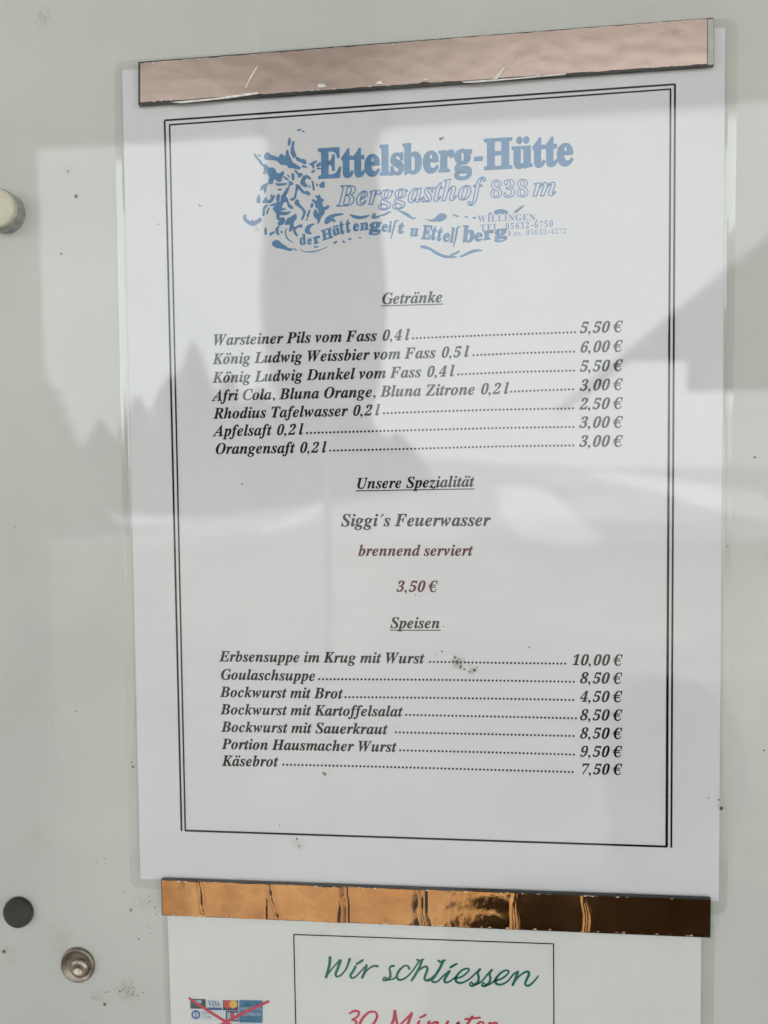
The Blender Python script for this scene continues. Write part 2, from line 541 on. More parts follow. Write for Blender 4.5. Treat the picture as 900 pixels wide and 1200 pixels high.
# ------------------------------------------------------------------ the display case
BOARD_H = -0.0008
case = thing('display_case', (0, .03, CAMH - .3), 'glazed display case with a cream back board behind its pane', 'display case')
vs, fs = [], []
NX, NZ = 60, 80
for j in range(NZ + 1):
    for i in range(NX + 1):
        x, z_ = -.33 + .66 * i / NX, CAMH - .42 + .84 * j / NZ
        vs.append(Vector((x, -BOARD_H + .0002 * noise.noise(Vector((x * 9, z_ * 9, 2))) , z_)))
for j in range(NZ):
    for i in range(NX):
        a = j * (NX + 1) + i
        fs.append([a, a + 1, a + NX + 2, a + NX + 1])
nb = len(vs)
for i, (x, z_) in enumerate(((-.33, CAMH - .42), (.33, CAMH - .42), (.33, CAMH + .42), (-.33, CAMH + .42))):
    vs.append(Vector((x, .012, z_)))
fs.append([nb, nb + 3, nb + 2, nb + 1])
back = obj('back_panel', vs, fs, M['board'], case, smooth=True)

def specks(name, lst, h, mt, parent, seed=3):
    rr = random.Random(seed)
    vs, fs = [], []
    for (x, y, r_) in lst:
        K = 9
        c = at(x, y, 0)
        rm = r_ * .000302
        flat(vs, fs, [Vector((c.x + rm * rr.uniform(.55, 1.25) * math.cos(6.283 * k / K), 0, c.z + rm * rr.uniform(.55, 1.25) * math.sin(6.283 * k / K))) for k in range(K)], h)
    face_out(vs, fs)
    return tag(obj(name, vs, fs, mt, parent), kind='stuff')
rr = random.Random(11)
L = [(193 / 2.18, 150 + 175 / 2.18, 1.6), (79, 200, 1.2), (88, 229, 2.3), (71, 297, 1.4), (17, 618, 1.0), (122, 1007, .8), (113, 1011, .8), (144, 1046, 1), (153, 1066, 1.0), (174, 1051, 1.0),
     (175, 1057, .8), (153, 1068, 1.3), (181, 1064, 1.1), (182, 1072, 1.0), (162, 1101, 1.2), (171, 1086, .7), (885, 536, 1.4), (896, 880, 1.2), (843, 948, 1.1), (4, 1116, 2.6), (140, 1163, 1.6), (122, 1178, 2),
     (150, 1163, .8), (108, 1170, 1.0), (853, 640, .9), (886, 1150, .7), (60, 850, .8), (88, 834, 1.2)]
L += [(rr.gauss(150, 22), rr.gauss(1162, 5), rr.uniform(.3, .9)) for _ in range(34)] + [(rr.gauss(165, 14), rr.gauss(1062, 14), rr.uniform(.3, .8)) for _ in range(8)]
L += [(rr.uniform(0, 140), rr.uniform(0, 1200), rr.uniform(.2, .6)) for _ in range(8)] + [(rr.uniform(866, 900), rr.uniform(0, 1200), rr.uniform(.2, .5)) for _ in range(14)]
specks('dirt_speck', L, BOARD_H + .0004, M['speck'], back)

GB = CAMH - .42
vs, fs = [], []; box(vs, fs, (-.335, GLASS_Y - .004, GB - .005), (.335, GLASS_Y, GB + .845))
obj('glass_pane', vs, fs, M['glass'], case)
for a, b in (((-.36, -.03, GB - .03), (-.336, .03, GB + .87)), ((.336, -.03, GB - .03), (.36, .03, GB + .87)),
             ((-.3355, -.03, GB - .03), (.3355, .03, GB - .006)), ((-.3355, -.03, GB + .846), (.3355, .03, GB + .87))):
    vs, fs = [], []; box(vs, fs, a, b); obj('frame_rail', vs, fs, M['alu'], case)

# screw in its cup washer
def lathe(prof, c, K=40):
    """prof: (radius, height in front of the sheet plane)"""
    vs, fs = [], []
    for (r_, h) in prof:
        for k in range(K):
            a = 2 * math.pi * k / K
            vs.append(Vector((c.x + r_ * math.cos(a), -h, c.z + r_ * math.sin(a))))
    for i in range(len(prof) - 1):
        for k in range(K):
            j = (k + 1) % K
            fs.append([i * K + k, (i + 1) * K + k, (i + 1) * K + j, i * K + j])
    fs.append([(len(prof) - 1) * K + k for k in range(K)])
    return vs, fs
PXM = .000302
c = at(91, 1131, 0)
vs, fs = lathe([(22.3 * PXM, BOARD_H), (22.3 * PXM, BOARD_H + .0009), (21.2 * PXM, BOARD_H + .0016), (19.6 * PXM, BOARD_H + .0015), (17 * PXM, BOARD_H + .0006), (12.5 * PXM, BOARD_H + .0003), (1 * PXM, BOARD_H + .0003)], c)
cup = obj('cup_washer', vs, fs, M['cup'], case, loc=Vector((c.x, 0, c.z)), smooth=True)
c2 = at(93, 1134.5, 0)
vs, fs = lathe([(12 * PXM, BOARD_H + .0004), (12 * PXM, BOARD_H + .0010), (10.8 * PXM, BOARD_H + .0016), (8.5 * PXM, BOARD_H + .0019), (5.5 * PXM, BOARD_H + .0018), (4.6 * PXM, BOARD_H + .0012), (.5 * PXM, BOARD_H + .0011)], c2)
obj('screw', vs, fs, M['steel'], case, loc=Vector((c2.x, 0, c2.z)), smooth=True)

# round magnets
c = at(20, 1070.5, .001)
vs, fs = lathe([(19.2 * PXM, BOARD_H), (19.4 * PXM, .0006), (18.6 * PXM, .0013), (16 * PXM, .0016), (.5 * PXM, .0016)], c)
tag(obj('round_magnet', vs, fs, M['magnet_dark'], loc=Vector((c.x, 0, c.z)), smooth=True), 'small round dark grey magnet stuck above the screw', 'magnet')
c = at(7, 250, 0)
mg = thing('button_magnet', Vector((c.x, 0, c.z)), 'thick round cream magnet cut off by the edge of the picture', 'magnet')
vs, fs = lathe([(24.3 * PXM, BOARD_H), (24.3 * PXM, .0046), (22.8 * PXM, .0050)], c); obj('magnet_body', vs, fs, M['magnet_side'], mg, smooth=False)
vs, fs = lathe([(22.9 * PXM, .0049), (22.9 * PXM, .0056), (22.2 * PXM, .0061), (20 * PXM, .0063), (.5 * PXM, .0064)], c); obj('magnet_cap', vs, fs, M['magnet_cream'], mg, smooth=True)

# ------------------------------------------------------------------ letters
ADV = dict(zip('ABCDEFGHIJKLMNOPQRSTUVWXYZ', (667, 667, 667, 722, 667, 667, 722, 778, 389, 500, 667, 611, 889, 722, 722, 611, 722, 667, 556, 611, 722, 667, 889, 667, 611, 611)))
ADV.update(zip('abcdefghijklmnopqrstuvwxyz', (500, 500, 444, 500, 444, 333, 500, 556, 278, 278, 500, 278, 778, 556, 500, 500, 500, 389, 389, 278, 556, 444, 667, 500, 444, 389)))
ADV.update({k: 500 for k in '0123456789€'}); ADV.update({' ': 250, ',': 250, '.': 250, '-': 333, '´': 333, ':': 333})
ADVB = dict(zip('ABCDEFGHIJKLMNOPQRSTUVWXYZ', (722, 667, 722, 722, 667, 611, 778, 778, 389, 500, 778, 667, 944, 722, 778, 611, 778, 722, 556, 667, 722, 722, 1000, 722, 722, 667)))
ADVB.update(zip('abcdefghijklmnopqrstuvwxyz', (500, 556, 444, 556, 444, 333, 500, 556, 278, 333, 556, 278, 833, 556, 500, 556, 556, 444, 389, 333, 556, 500, 722, 500, 500, 444)))
ADVB.update({k: 500 for k in '0123456789'}); ADVB.update({' ': 250, ',': 250, '.': 250, '-': 333, ':': 333})
_cache = {}
def raw(ch, off=0.0, outline=0.0):
    key = (ch, off, outline)
    if key not in _cache and (ch, 0.0, 0.0) in _cache:
        V, P = _cache[(ch, 0.0, 0.0)]
        _cache[key] = hollow(V, P, outline) if outline else (thicken(V, P, off), P)
    if key not in _cache:
        cu = bpy.data.curves.new('glyph', 'FONT')
        cu.body = ch; cu.resolution_u = 4
        if outline:
            cu.fill_mode = 'NONE'; cu.bevel_depth = outline; cu.bevel_resolution = 0; cu.resolution_u = 3
        o = bpy.data.objects.new('glyph', cu); COL.objects.link(o)
        ev = o
        me = ev.to_mesh()
        V = [(v.co.x, v.co.y, v.co.z) for v in me.vertices]
        P = [list(q.vertices) for q in me.polygons]
        ev.to_mesh_clear()
        bpy.data.objects.remove(o); bpy.data.curves.remove(cu)
        if off and not outline: V = thicken(V, P, off)
        _cache[key] = (V, P)
    return _cache[key]
def prefetch(chars, outline=0.0):
    """fetches many letters at once: one letter per text line, sorted apart by height"""
    cu = bpy.data.curves.new('glyph', 'FONT')
    cu.body = '\n'.join(chars); cu.resolution_u = 4; cu.space_line = 4
    if outline:
        cu.fill_mode = 'NONE'; cu.bevel_depth = outline; cu.bevel_resolution = 0; cu.resolution_u = 3
    o = bpy.data.objects.new('glyph', cu); COL.objects.link(o)
    me = o.to_mesh()
    co = [v.co.copy() for v in me.vertices]
    row = [int(round(-(c.y - .25) / 4)) for c in co]
    mp = [0] * len(co)
    VV = [[] for _ in chars]; PP = [[] for _ in chars]
    for i, c in enumerate(co):
        k = row[i]; mp[i] = len(VV[k]); VV[k].append((c.x, c.y + 4 * k, c.z))
    for q in me.polygons:
        k = row[q.vertices[0]]; PP[k].append([mp[i] for i in q.vertices])
    o.to_mesh_clear()
    bpy.data.objects.remove(o); bpy.data.curves.remove(cu)
    for ch, a, b_ in zip(chars, VV, PP): _cache[(ch, 0.0, outline)] = (a, b_)
_cap = lambda t, u, l_, d: [chr((d + ord(c) - 48) if c.isdigit() else (u + ord(c) - 65) if c < 'a' else (l_ + ord(c) - 97)) for c in t]
prefetch(_cap('WPFKLDABCOZRTUSGEMHaäbcdefghiklmnoprstuvwz'.replace('ä', ''), 0x1D468, 0x1D482, 0x1D7CE) + _cap('EHWILNGTFCARSMXPKDVbcdefghilnorstuaxp0123456789', 0x1D400, 0x1D41A, 0x1D7CE))
def hollow(V, P, w):
    """only the outline of a letter"""
    A, B = thicken(V, P, w * .8), thicken(V, P, -w * .8)
    key = [(round(v[0], 5), round(v[1], 5)) for v in V]
    cnt = {}
    for f in P:
        for i in range(len(f)):
            e_ = frozenset((key[f[i - 1]], key[f[i]]))
            cnt.setdefault(e_, []).append((f[i - 1], f[i]))
    n = len(V)
    return A + B, [[a, b_, n + b_, n + a] for q in cnt.values() if len(q) == 1 for a, b_ in q if key[a] != key[b_]]
def thicken(V, P, off):
    """moves a letter's outline outwards (inwards if negative)"""
    ids, rep = {}, []
    for v in V: rep.append(ids.setdefault((round(v[0], 5), round(v[1], 5)), len(ids)))
    pos = {}
    for i, v in enumerate(V): pos.setdefault(rep[i], v)
    cnt = {}
    for f in P:
        g_ = [rep[i] for i in f]
        ar = sum(pos[g_[i - 1]][0] * pos[g_[i]][1] - pos[g_[i]][0] * pos[g_[i - 1]][1] for i in range(len(g_)))
        if ar < 0: g_.reverse()
        for i in range(len(g_)):
            cnt[(g_[i - 1], g_[i])] = cnt.get((g_[i - 1], g_[i]), 0) + 1
    nrm = {}
    for (a, b_) in cnt:
        if (b_, a) in cnt or a == b_: continue
        dx, dy = pos[b_][0] - pos[a][0], pos[b_][1] - pos[a][1]
        L_ = math.hypot(dx, dy)
        if L_ < 1e-6: continue
        for k in (a, b_): nrm.setdefault(k, []).append((dy / L_, -dx / L_))
    out = []
    for i, v in enumerate(V):
        ns = nrm.get(rep[i])
        if not ns: out.append(v); continue
        x, y = sum(q[0] for q in ns), sum(q[1] for q in ns)
        L_ = math.hypot(x, y)
        if L_ < .2: out.append(v); continue
        x, y = x / L_, y / L_
        m_ = min(1.5, 1 / max(.3, x * ns[0][0] + y * ns[0][1]))
        out.append((v[0] + x * off * m_, v[1] + y * off * m_, v[2]))
    return out
def disc(cx, cy, r_, K=10):
    return [(cx + r_ * math.cos(6.283 * k / K), cy + r_ * math.sin(6.283 * k / K), 0) for k in range(K)], [list(range(K))]
UML = {'ö': 'o', 'ü': 'u', 'ä': 'a'}
def glyph(ch, style, off=0.0, outline=0.0):
    """[(verts, faces, layer)], advance; em units"""
    A = ADV if style == 'bi' else ADVB
    base = UML.get(ch, ch)
    adv = A.get(base, 500) / 1000
    parts = []
    sl = .24 if style == 'bi' else 0
    if ch == ' ': return [], adv
    if ch == '.':
        parts.append((*disc(.11, .055, .068 + off), 0)); return parts, adv
    if ch == ',':
        P = [(.02, -.17, 0), (.12, -.10, 0), (.17, .0, 0), (.165, .08, 0), (.11, .12, 0), (.04, .10, 0), (.015, .04, 0), (.05, -.02, 0), (.09, -.03, 0), (.07, -.10, 0)]
        return [(P, [list(range(10))], 0)], adv
    if ch == '-':
        return [([(.04, .19, 0), (.29, .19, 0), (.31, .30, 0), (.06, .30, 0)], [[0, 1, 2, 3]], 0)], adv
    if ch == '´':
        return [([(.12, .50, 0), (.17, .49, 0), (.33, .66, 0), (.24, .70, 0)], [[0, 1, 2, 3]], 0)], adv
    if ch == ':':
        return [(*disc(.11, .055, .06), 0), (*disc(.17, .38, .06), 0)], adv
    if ch == '€':
        V, P = raw(chr(0x1D468 + 2), 0)
        V = [(x * .74 + .03, y * .98, z) for x, y, z in thicken(V, P, .014)]
        parts.append((V, P, 0))
        for yy in (.25, .37):
            parts.append(([(-.03, yy, 0), (.40, yy, 0), (.425, yy + .066, 0), (-.005, yy + .066, 0)], [[0, 1, 2, 3]], 1))
        return parts, adv
    if base.isdigit():
        V, P = raw(chr(0x1D7CE + int(base)), off, outline)
        V = [(.03 + x * .83 + (y * sl if style == 'bi' else 0) - .03 * (style == 'bi'), y * .93, z) for x, y, z in V]
        parts.append((V, P, 0)); return parts, adv
    if style == 'bi': cp = (0x1D468 + ord(base) - 65) if base < 'a' else (0x1D482 + ord(base) - 97)
    else: cp = (0x1D400 + ord(base) - 65) if base < 'a' else (0x1D41A + ord(base) - 97)
    V, P = raw(chr(cp), off, outline)
    parts.append((V, P, 0))
    if ch in UML:
        for dx in (.0, .19):
            cx = .17 + dx + (.12 if style == 'bi' else 0.0) + (.03 if base == 'u' else -.02)
            parts.append((*disc(cx, .62, .062 + off), 0))
    return parts, adv

def text_geo(vs, fs, s, x0, y0, x1, y1, h, style='bi', cap=None, off=None, outline=0.0, track=0.0):
    """sets s from baseline pixel (x0, y0) to (x1, y1); cap = height of a capital in pixels if not natural"""
    P0, P1 = at(x0, y0), at(x1, y1)
    u = (P1 - P0); W = u.length; u.normalize()
    v = Vector((-u.z, 0, u.x))
    if off is None: off = .013
    G = [glyph(ch, style, off, outline) for ch in s]
    tot = sum(g_[1] for g_ in G) + track * (len(s) - 1)
    k = W / tot
    ky = k if cap is None else (at(x0, y0 - cap) - P0).length / .672
    pen = 0
    for parts, adv in G:
        for V, P, lay in parts:
            n = len(vs)
            for (x, y, z_) in V:
                q = P0 + u * ((pen + x) * k) + v * (y * ky)
                vs.append(Vector((q.x, -(h + lay * 1.2e-5), q.z)))
            fs.extend([n + i for i in f] for f in P)
        pen += adv + track
    return k

H_INK = .00006
def line(name, s, x0, y0, x1, y1, mt, parent, **kw):
    vs, fs = [], []
    text_geo(vs, fs, s, x0, y0, x1, y1, kw.pop('h', H_INK), **kw)
    face_out(vs, fs)
    return obj(name, vs, fs, mt, parent)

# ------------------------------------------------------------------ a laminated sheet
def lerp2(c4, u, v):
    (a, b, c_, d) = c4           # tl, tr, br, bl pixels
    tx, ty = a[0] + (b[0] - a[0]) * u, a[1] + (b[1] - a[1]) * u
    bx, by = d[0] + (c_[0] - d[0]) * u, d[1] + (c_[1] - d[1]) * u
    return at(tx + (bx - tx) * v, ty + (by - ty) * v)
def sheet(root, paper4, pouch4, paper_mat, base, wav, seed):
    vs, fs = [], []
    P = [at(*q) for q in paper4]
    prism(vs, fs, P, base - .0001, base)
    obj('paper', vs, fs, paper_mat, root)
    vs, fs = [], []
    U, V = 56, 80
    A = [at(*q) for q in paper4]
    for j in range(V + 1):
        for i in range(U + 1):
            q = lerp2(paper4, i / U, j / V)
            w = noise.noise(Vector((q.x * 16, q.z * 13, seed))) * .6 + noise.noise(Vector((q.x * 45, q.z * 38, seed + 5))) * .16 + noise.noise(Vector((q.x * 120, q.z * 110, seed + 9))) * .03
            vs.append(Vector((q.x, -(base + .00042 + wav * w), q.z)))
    for j in range(V):
        for i in range(U):
            a = j * (U + 1) + i
            fs.append([a, a + U + 1, a + U + 2, a + 1])
    obj('film', vs, fs, M['film'], root, smooth=True)
    # clear fused rim round the paper
    Q = [at(*q) for q in pouch4]
    vs, fs = [], []
    def ring(scale_pts, h):
        for p_ in scale_pts: vs.append(Vector((p_.x, -h, p_.z)))
    def rounded(P4, r_):
        out = []
        cen = sum(P4, Vector()) / 4
        for i in range(4):
            p_, a_, b_ = P4[i], P4[i - 1], P4[(i + 1) % 4]
            da, db = (a_ - p_).normalized(), (b_ - p_).normalized()
            for k in range(6):
                t_ = k / 5
                # quadratic arc
                s0, s1 = p_ + da * r_, p_ + db * r_
                out.append(s0 * (1 - t_) ** 2 + p_ * 2 * t_ * (1 - t_) + s1 * t_ ** 2)
        return out
    inn, outp = rounded(P, .0003), rounded(Q, .0045)
    m1 = [a_ * .75 + b_ * .25 for a_, b_ in zip(inn, outp)]
    ring(inn, base + .00030); ring(m1, base + .00018); ring(outp, base + .00010); ring(outp, base - .00015)
    K = 24
    for r_ in range(3):
        for k in range(K):
            j = (k + 1) % K
            fs.append([r_ * K + k, r_ * K + j, (r_ + 1) * K + j, (r_ + 1) * K + k])
    obj('laminate_rim', vs, fs, M['rim'], root, smooth=False)

# ------------------------------------------------------------------ the menu
MP = [(143, 82), (850, 32), (842.5, 1056), (164.5, 1030)]
MQ = [(133.5, 72), (864.5, 20), (852, 1072), (152.5, 1040)]
menu = thing('menu_sheet', at(490, 560), 'large laminated white menu with a double black border and prices in euros', 'menu')
sheet(menu, MP, MQ, M['paper'], 0.0, .00015, 1)

def band(name, a, b, w0, w1, mt, parent, h=H_INK):
    vs, fs = [], []
    dx, dy = b[0] - a[0], b[1] - a[1]; Ln = math.hypot(dx, dy); nx, ny = -dy / Ln, dx / Ln
    flat(vs, fs, [at(a[0] - nx * w0 / 2, a[1] - ny * w0 / 2), at(b[0] - nx * w1 / 2, b[1] - ny * w1 / 2),
                  at(b[0] + nx * w1 / 2, b[1] + ny * w1 / 2), at(a[0] + nx * w0 / 2, a[1] + ny * w0 / 2)], h)
    face_out(vs, fs)
    return obj(name, vs, fs, mt, parent)
def border(name, segs, parent, mt):
    vs, fs = [], []
    for i, (a, b, w0, w1) in enumerate(segs):
        w0, w1 = w0 * 1.22, w1 * 1.22
        dx, dy = b[0] - a[0], b[1] - a[1]; Ln = math.hypot(dx, dy); nx, ny = -dy / Ln, dx / Ln
        flat(vs, fs, [at(a[0] - nx * w0 / 2, a[1] - ny * w0 / 2), at(b[0] - nx * w1 / 2, b[1] - ny * w1 / 2),
                      at(b[0] + nx * w1 / 2, b[1] + ny * w1 / 2), at(a[0] + nx * w0 / 2, a[1] + ny * w0 / 2)], H_INK + i * 1.2e-5)
    face_out(vs, fs)
    return obj(name, vs, fs, mt, parent)
border('outer_border', [((192.4, 141.2), (791.6, 98.8), 1.9, 1.9), ((193, 141.5), (212.8, 973.6), 1.8, 1.9), ((791, 98.8), (786.6, 993.4), 1.9, 1.9)], menu, M['ink'])
border('inner_border', [((198.2, 146.4), (786.4, 104.5), 1.6, 1.6), ((198.8, 146.4), (217.2, 973.6), 1.5, 1.6), ((785.8, 104.5), (781.2, 992.4), 1.7, 2.6), ((217, 973.2), (781.4, 992.0), 1.9, 2.0)], menu, M['ink'])

ROWS = [  # text, x0, y0, x1, y1, dots (x, y) points, price, px0, py0, px1, py1
    ('Warsteiner Pils vom Fass 0,4 l', 250, 404.6, 480.5, 398.4, [(484, 397.4), (580, 393.5), (675, 390.3)], '5,50 €', 678.6, 390.4, 729, 389.2),
    ('König Ludwig Weissbier vom Fass 0,5 l', 250, 426.8, 550, 418.2, [(555, 417.2), (615, 414.6), (675, 412.9)], '6,00 €', 678.6, 413.2, 729, 412),
    ('König Ludwig Dunkel vom Fass 0,4 l', 250, 448.6, 533, 440.8, [(537, 439.8), (606, 436.8), (675, 435.2)], '5,50 €', 678.6, 435.5, 729, 434.6),
    ('Afri Cola, Bluna Orange, Bluna Zitrone 0,2 l', 250, 469.8, 596.6, 461.3, [(599, 459.9), (640, 458.2), (675, 457)], '3,00 €', 678.6, 457.8, 729, 456.9),
    ('Rhodius Tafelwasser 0,2 l', 251, 490.6, 445.6, 486.6, [(450, 485.2), (560, 481.6), (675, 479.4)], '2,50 €', 678.2, 479.8, 729, 479),
    ('Apfelsaft 0,2 l', 251.2, 511.2, 356, 509.2, [(360, 508.3), (480, 505.2), (580, 502.6), (675, 501.2)], '3,00 €', 678, 501.4, 729, 501.2),
    ('Orangensaft 0,2 l', 252.6, 532, 383, 530.2, [(387, 529.0), (480, 526.9), (580, 524.2), (675, 522.9)], '3,00 €', 678, 523.5, 729, 523.4),
    ('Erbsensuppe im Krug mit Wurst', 258, 775, 497.5, 777.4, [(504, 776.5), (580, 777.6), (665, 778.6)], '10,00 €', 669.3, 779.4, 729, 779.9),
    ('Goulaschsuppe', 258.8, 796.2, 370.5, 797.8, [(374, 796.8), (480, 797.3), (580, 798.4), (675, 799.9)], '8,50 €', 678.6, 800.5, 728.6, 801.2),
    ('Bockwurst mit Brot', 258.8, 816.6, 402, 818.6, [(405, 817.8), (480, 818.4), (580, 819.6), (675, 821.2)], '4,50 €', 678.6, 822.2, 728.6, 822.8),
    ('Bockwurst mit Kartoffelsalat', 259.3, 837, 472.2, 839.6, [(476, 838.6), (580, 840.6), (675, 842.7)], '8,50 €', 678.6, 843.8, 728.6, 844.5),
    ('Bockwurst mit Sauerkraut', 260.2, 857.4, 454.4, 860.4, [(464, 859.1), (570, 861.2), (675, 863.4)], '8,50 €', 678.6, 865.2, 728.6, 865.8),
    ('Portion Hausmacher Wurst', 260.8, 877.6, 465, 881, [(469, 880.2), (570, 882.4), (675, 885.2)], '9,50 €', 678.6, 886.6, 728.6, 887.2),
    ('Käsebrot', 261, 897.4, 326.4, 898.2, [(332, 897), (430, 899), (540, 902), (675, 905.7)], '7,50 €', 679.4, 907.2, 728.6, 907.8)]
for (s, x0, y0, x1, y1, dots, pr, a0, b0, a1, b1) in ROWS:
    item = line('item_text', s, x0, y0, x1, y1, M['ink'], menu)
    vs, fs = [], []
    C = catmull(dots, 8)
    pos = dots[0][0]; seg = 0
    while pos <= dots[-1][0] + .3:
        while seg < len(C) - 2 and C[seg + 1][0] < pos: seg += 1
        t_ = (pos - C[seg][0]) / (C[seg + 1][0] - C[seg][0])
        yy = C[seg][1] + t_ * (C[seg + 1][1] - C[seg][1])
        flat(vs, fs, [at(pos + 1.38 * math.cos(6.283 * k / 9), yy - .9 + 1.38 * math.sin(6.283 * k / 9)) for k in range(9)], H_INK)
        pos += 4.52
    face_out(vs, fs)
    obj('dot_leader', vs, fs, M['ink'], menu)
    line('price_text', pr, a0, b0, a1, b1, M['ink'], menu)

for (s, x0, y0, x1, y1, mt, ul) in (('Getränke', 447.5, 356.4, 519.5, 354.2, M['ink'], (358.6, 356.4)), ('Unsere Spezialität', 417.8, 572.6, 556, 570.2, M['ink'], (575.2, 572.9)),
                                    ('Siggi´s Feuerwasser', 400, 616.7, 575, 616.1, M['ink'], None), ('brennend serviert', 420.4, 651.3, 554.4, 651.1, M['red_ink'], None),
                                    ('3,50 €', 463.7, 693.3, 512.4, 693.6, M['red_ink'], None), ('Speisen', 458, 735.9, 516.6, 736, M['ink'], (738.4, 738.6))):
    o = line('heading_text', s, x0, y0, x1, y1, mt, menu)
    if mt is M['red_ink']: o['label'] = 'line printed in dark red'
    if ul: band('underline', (x0 - .8, ul[0]), (x1, ul[1]), 1.15, 1.15, M['ink'], o, h=H_INK + 2.4e-5)

# blue letterhead
line('title_text', 'Ettelsberg-Hütte', 373.2, 208.6, 671.5, 192.6, M['blue'], menu, style='b', cap=33, off=.03)
line('subtitle_text', 'Berggasthof', 396.5, 241.6, 566, 232.8, M['blue_thin'], menu, style='bi', cap=23.5, outline=.027)
line('subtitle_text', '838', 573.4, 232, 619.6, 230.4, M['blue_thin'], menu, style='b', cap=20.5, outline=.027)
line('subtitle_text', 'm', 625.4, 229.8, 652.6, 229, M['blue_thin'], menu, style='bi', cap=22.5, outline=.027)
line('address_text', 'WILLINGEN,', 560, 260.2, 630.5, 258, M['blue_thin'], menu, style='b', cap=7.4, off=-.002, track=.06)
line('address_text', 'TEL. 05632-6750', 563, 271, 648.3, 265.8, M['blue_thin'], menu, style='b', cap=7.6, off=0.0, track=.10)
line('address_text', 'Fax. 05632-4272', 595, 276.6, 664, 273.4, M['blue_thin'], menu, style='b', cap=6.2, off=-.014)

# curved motto: every letter placed along the ribbon (character, px0, px1, baseline, x-height or cap height in px, tilt)
def Z(ox, oy, s, lst): return [(ch, ox + a / s, ox + b / s, oy + y / s, hh / s, lean) for ch, a, b, y, hh, lean in lst]
motto = Z(340, 240, 6, [('d', 68, 110, 284, 64, -8), ('e', 122, 152, 281, 36, -8), ('r', 166, 212, 277, 42, -12), ('H', 226, 298, 252, 62, -14), ('ü', 300, 350, 220, 40, -14),
                        ('t', 352, 384, 207, 74, -12), ('t', 392, 424, 197, 74, -8), ('e', 442, 482, 186, 44, -6), ('n', 490, 546, 180, 44, -3), ('g', 552, 630, 186, 54, 0),
                        ('e', 640, 680, 188, 44, 2), ('i', 686, 708, 192, 46, 3), ('t', 752, 796, 200, 62, 4)])
motto += Z(470, 240, 6, [('u', 56, 112, 218, 48, 6), ('E', 138, 202, 238, 84, 6), ('t', 206, 238, 244, 78, 6), ('t', 246, 280, 250, 78, 6), ('e', 290, 334, 257, 52, 5),
                         ('l', 338, 362, 262, 92, 5), ('b', 426, 504, 262, 104, 0), ('e', 514, 568, 257, 50, -3), ('r', 578, 644, 248, 54, -5), ('g', 655, 738, 238, 54, -5)])
vs, fs = [], []
for i, (ch, x0, x1, y, hh, lean) in enumerate(motto):
    parts, adv = glyph(ch, 'b', .032)
    P0 = at(x0, y); mm = at(x0 + 1, y) - P0
    sx = max(v[0] for v in parts[0][0]) - min(v[0] for v in parts[0][0]); mnx = min(v[0] for v in parts[0][0])
    refh = {'d': .70, 'b': .70, 'l': .70, 'H': .69, 'E': .69, 't': .60}.get(ch, .475)
    kx, ky = 1.12 * (x1 - x0) * mm.x / sx, 1.1 * hh * mm.x / refh
    ca, sa = math.cos(R(-lean)), math.sin(R(-lean))
    for V, P, lay in parts:
        n = len(vs)
        for (x, yy, _) in V:
            X, Y = (x - mnx) * kx, yy * ky
            X += .10 * Y
            vs.append(Vector((P0.x + X * ca - Y * sa, -(H_INK + lay * 1e-5), P0.z + X * sa + Y * ca)))
        fs.extend([n + k for k in f] for f in P)
hk = H_INK + 1.5e-5
stroke(vs, fs, [(340 + 760 / 6, 240 + 112 / 6, 1.6), (340 + 740 / 6, 240 + 118 / 6, 2.2), (340 + 732 / 6, 240 + 150 / 6, 2.4), (340 + 708 / 6, 240 + 240 / 6, 1.2)], hk)
stroke(vs, fs, [(470 + 412 / 6, 240 + 152 / 6, 1.6), (470 + 395 / 6, 240 + 168 / 6, 2.4), (470 + 386 / 6, 240 + 220 / 6, 2.6), (470 + 368 / 6, 240 + 297 / 6, 1.2)], hk)
face_out(vs, fs)
obj('motto_text', vs, fs, M['blue'], menu)

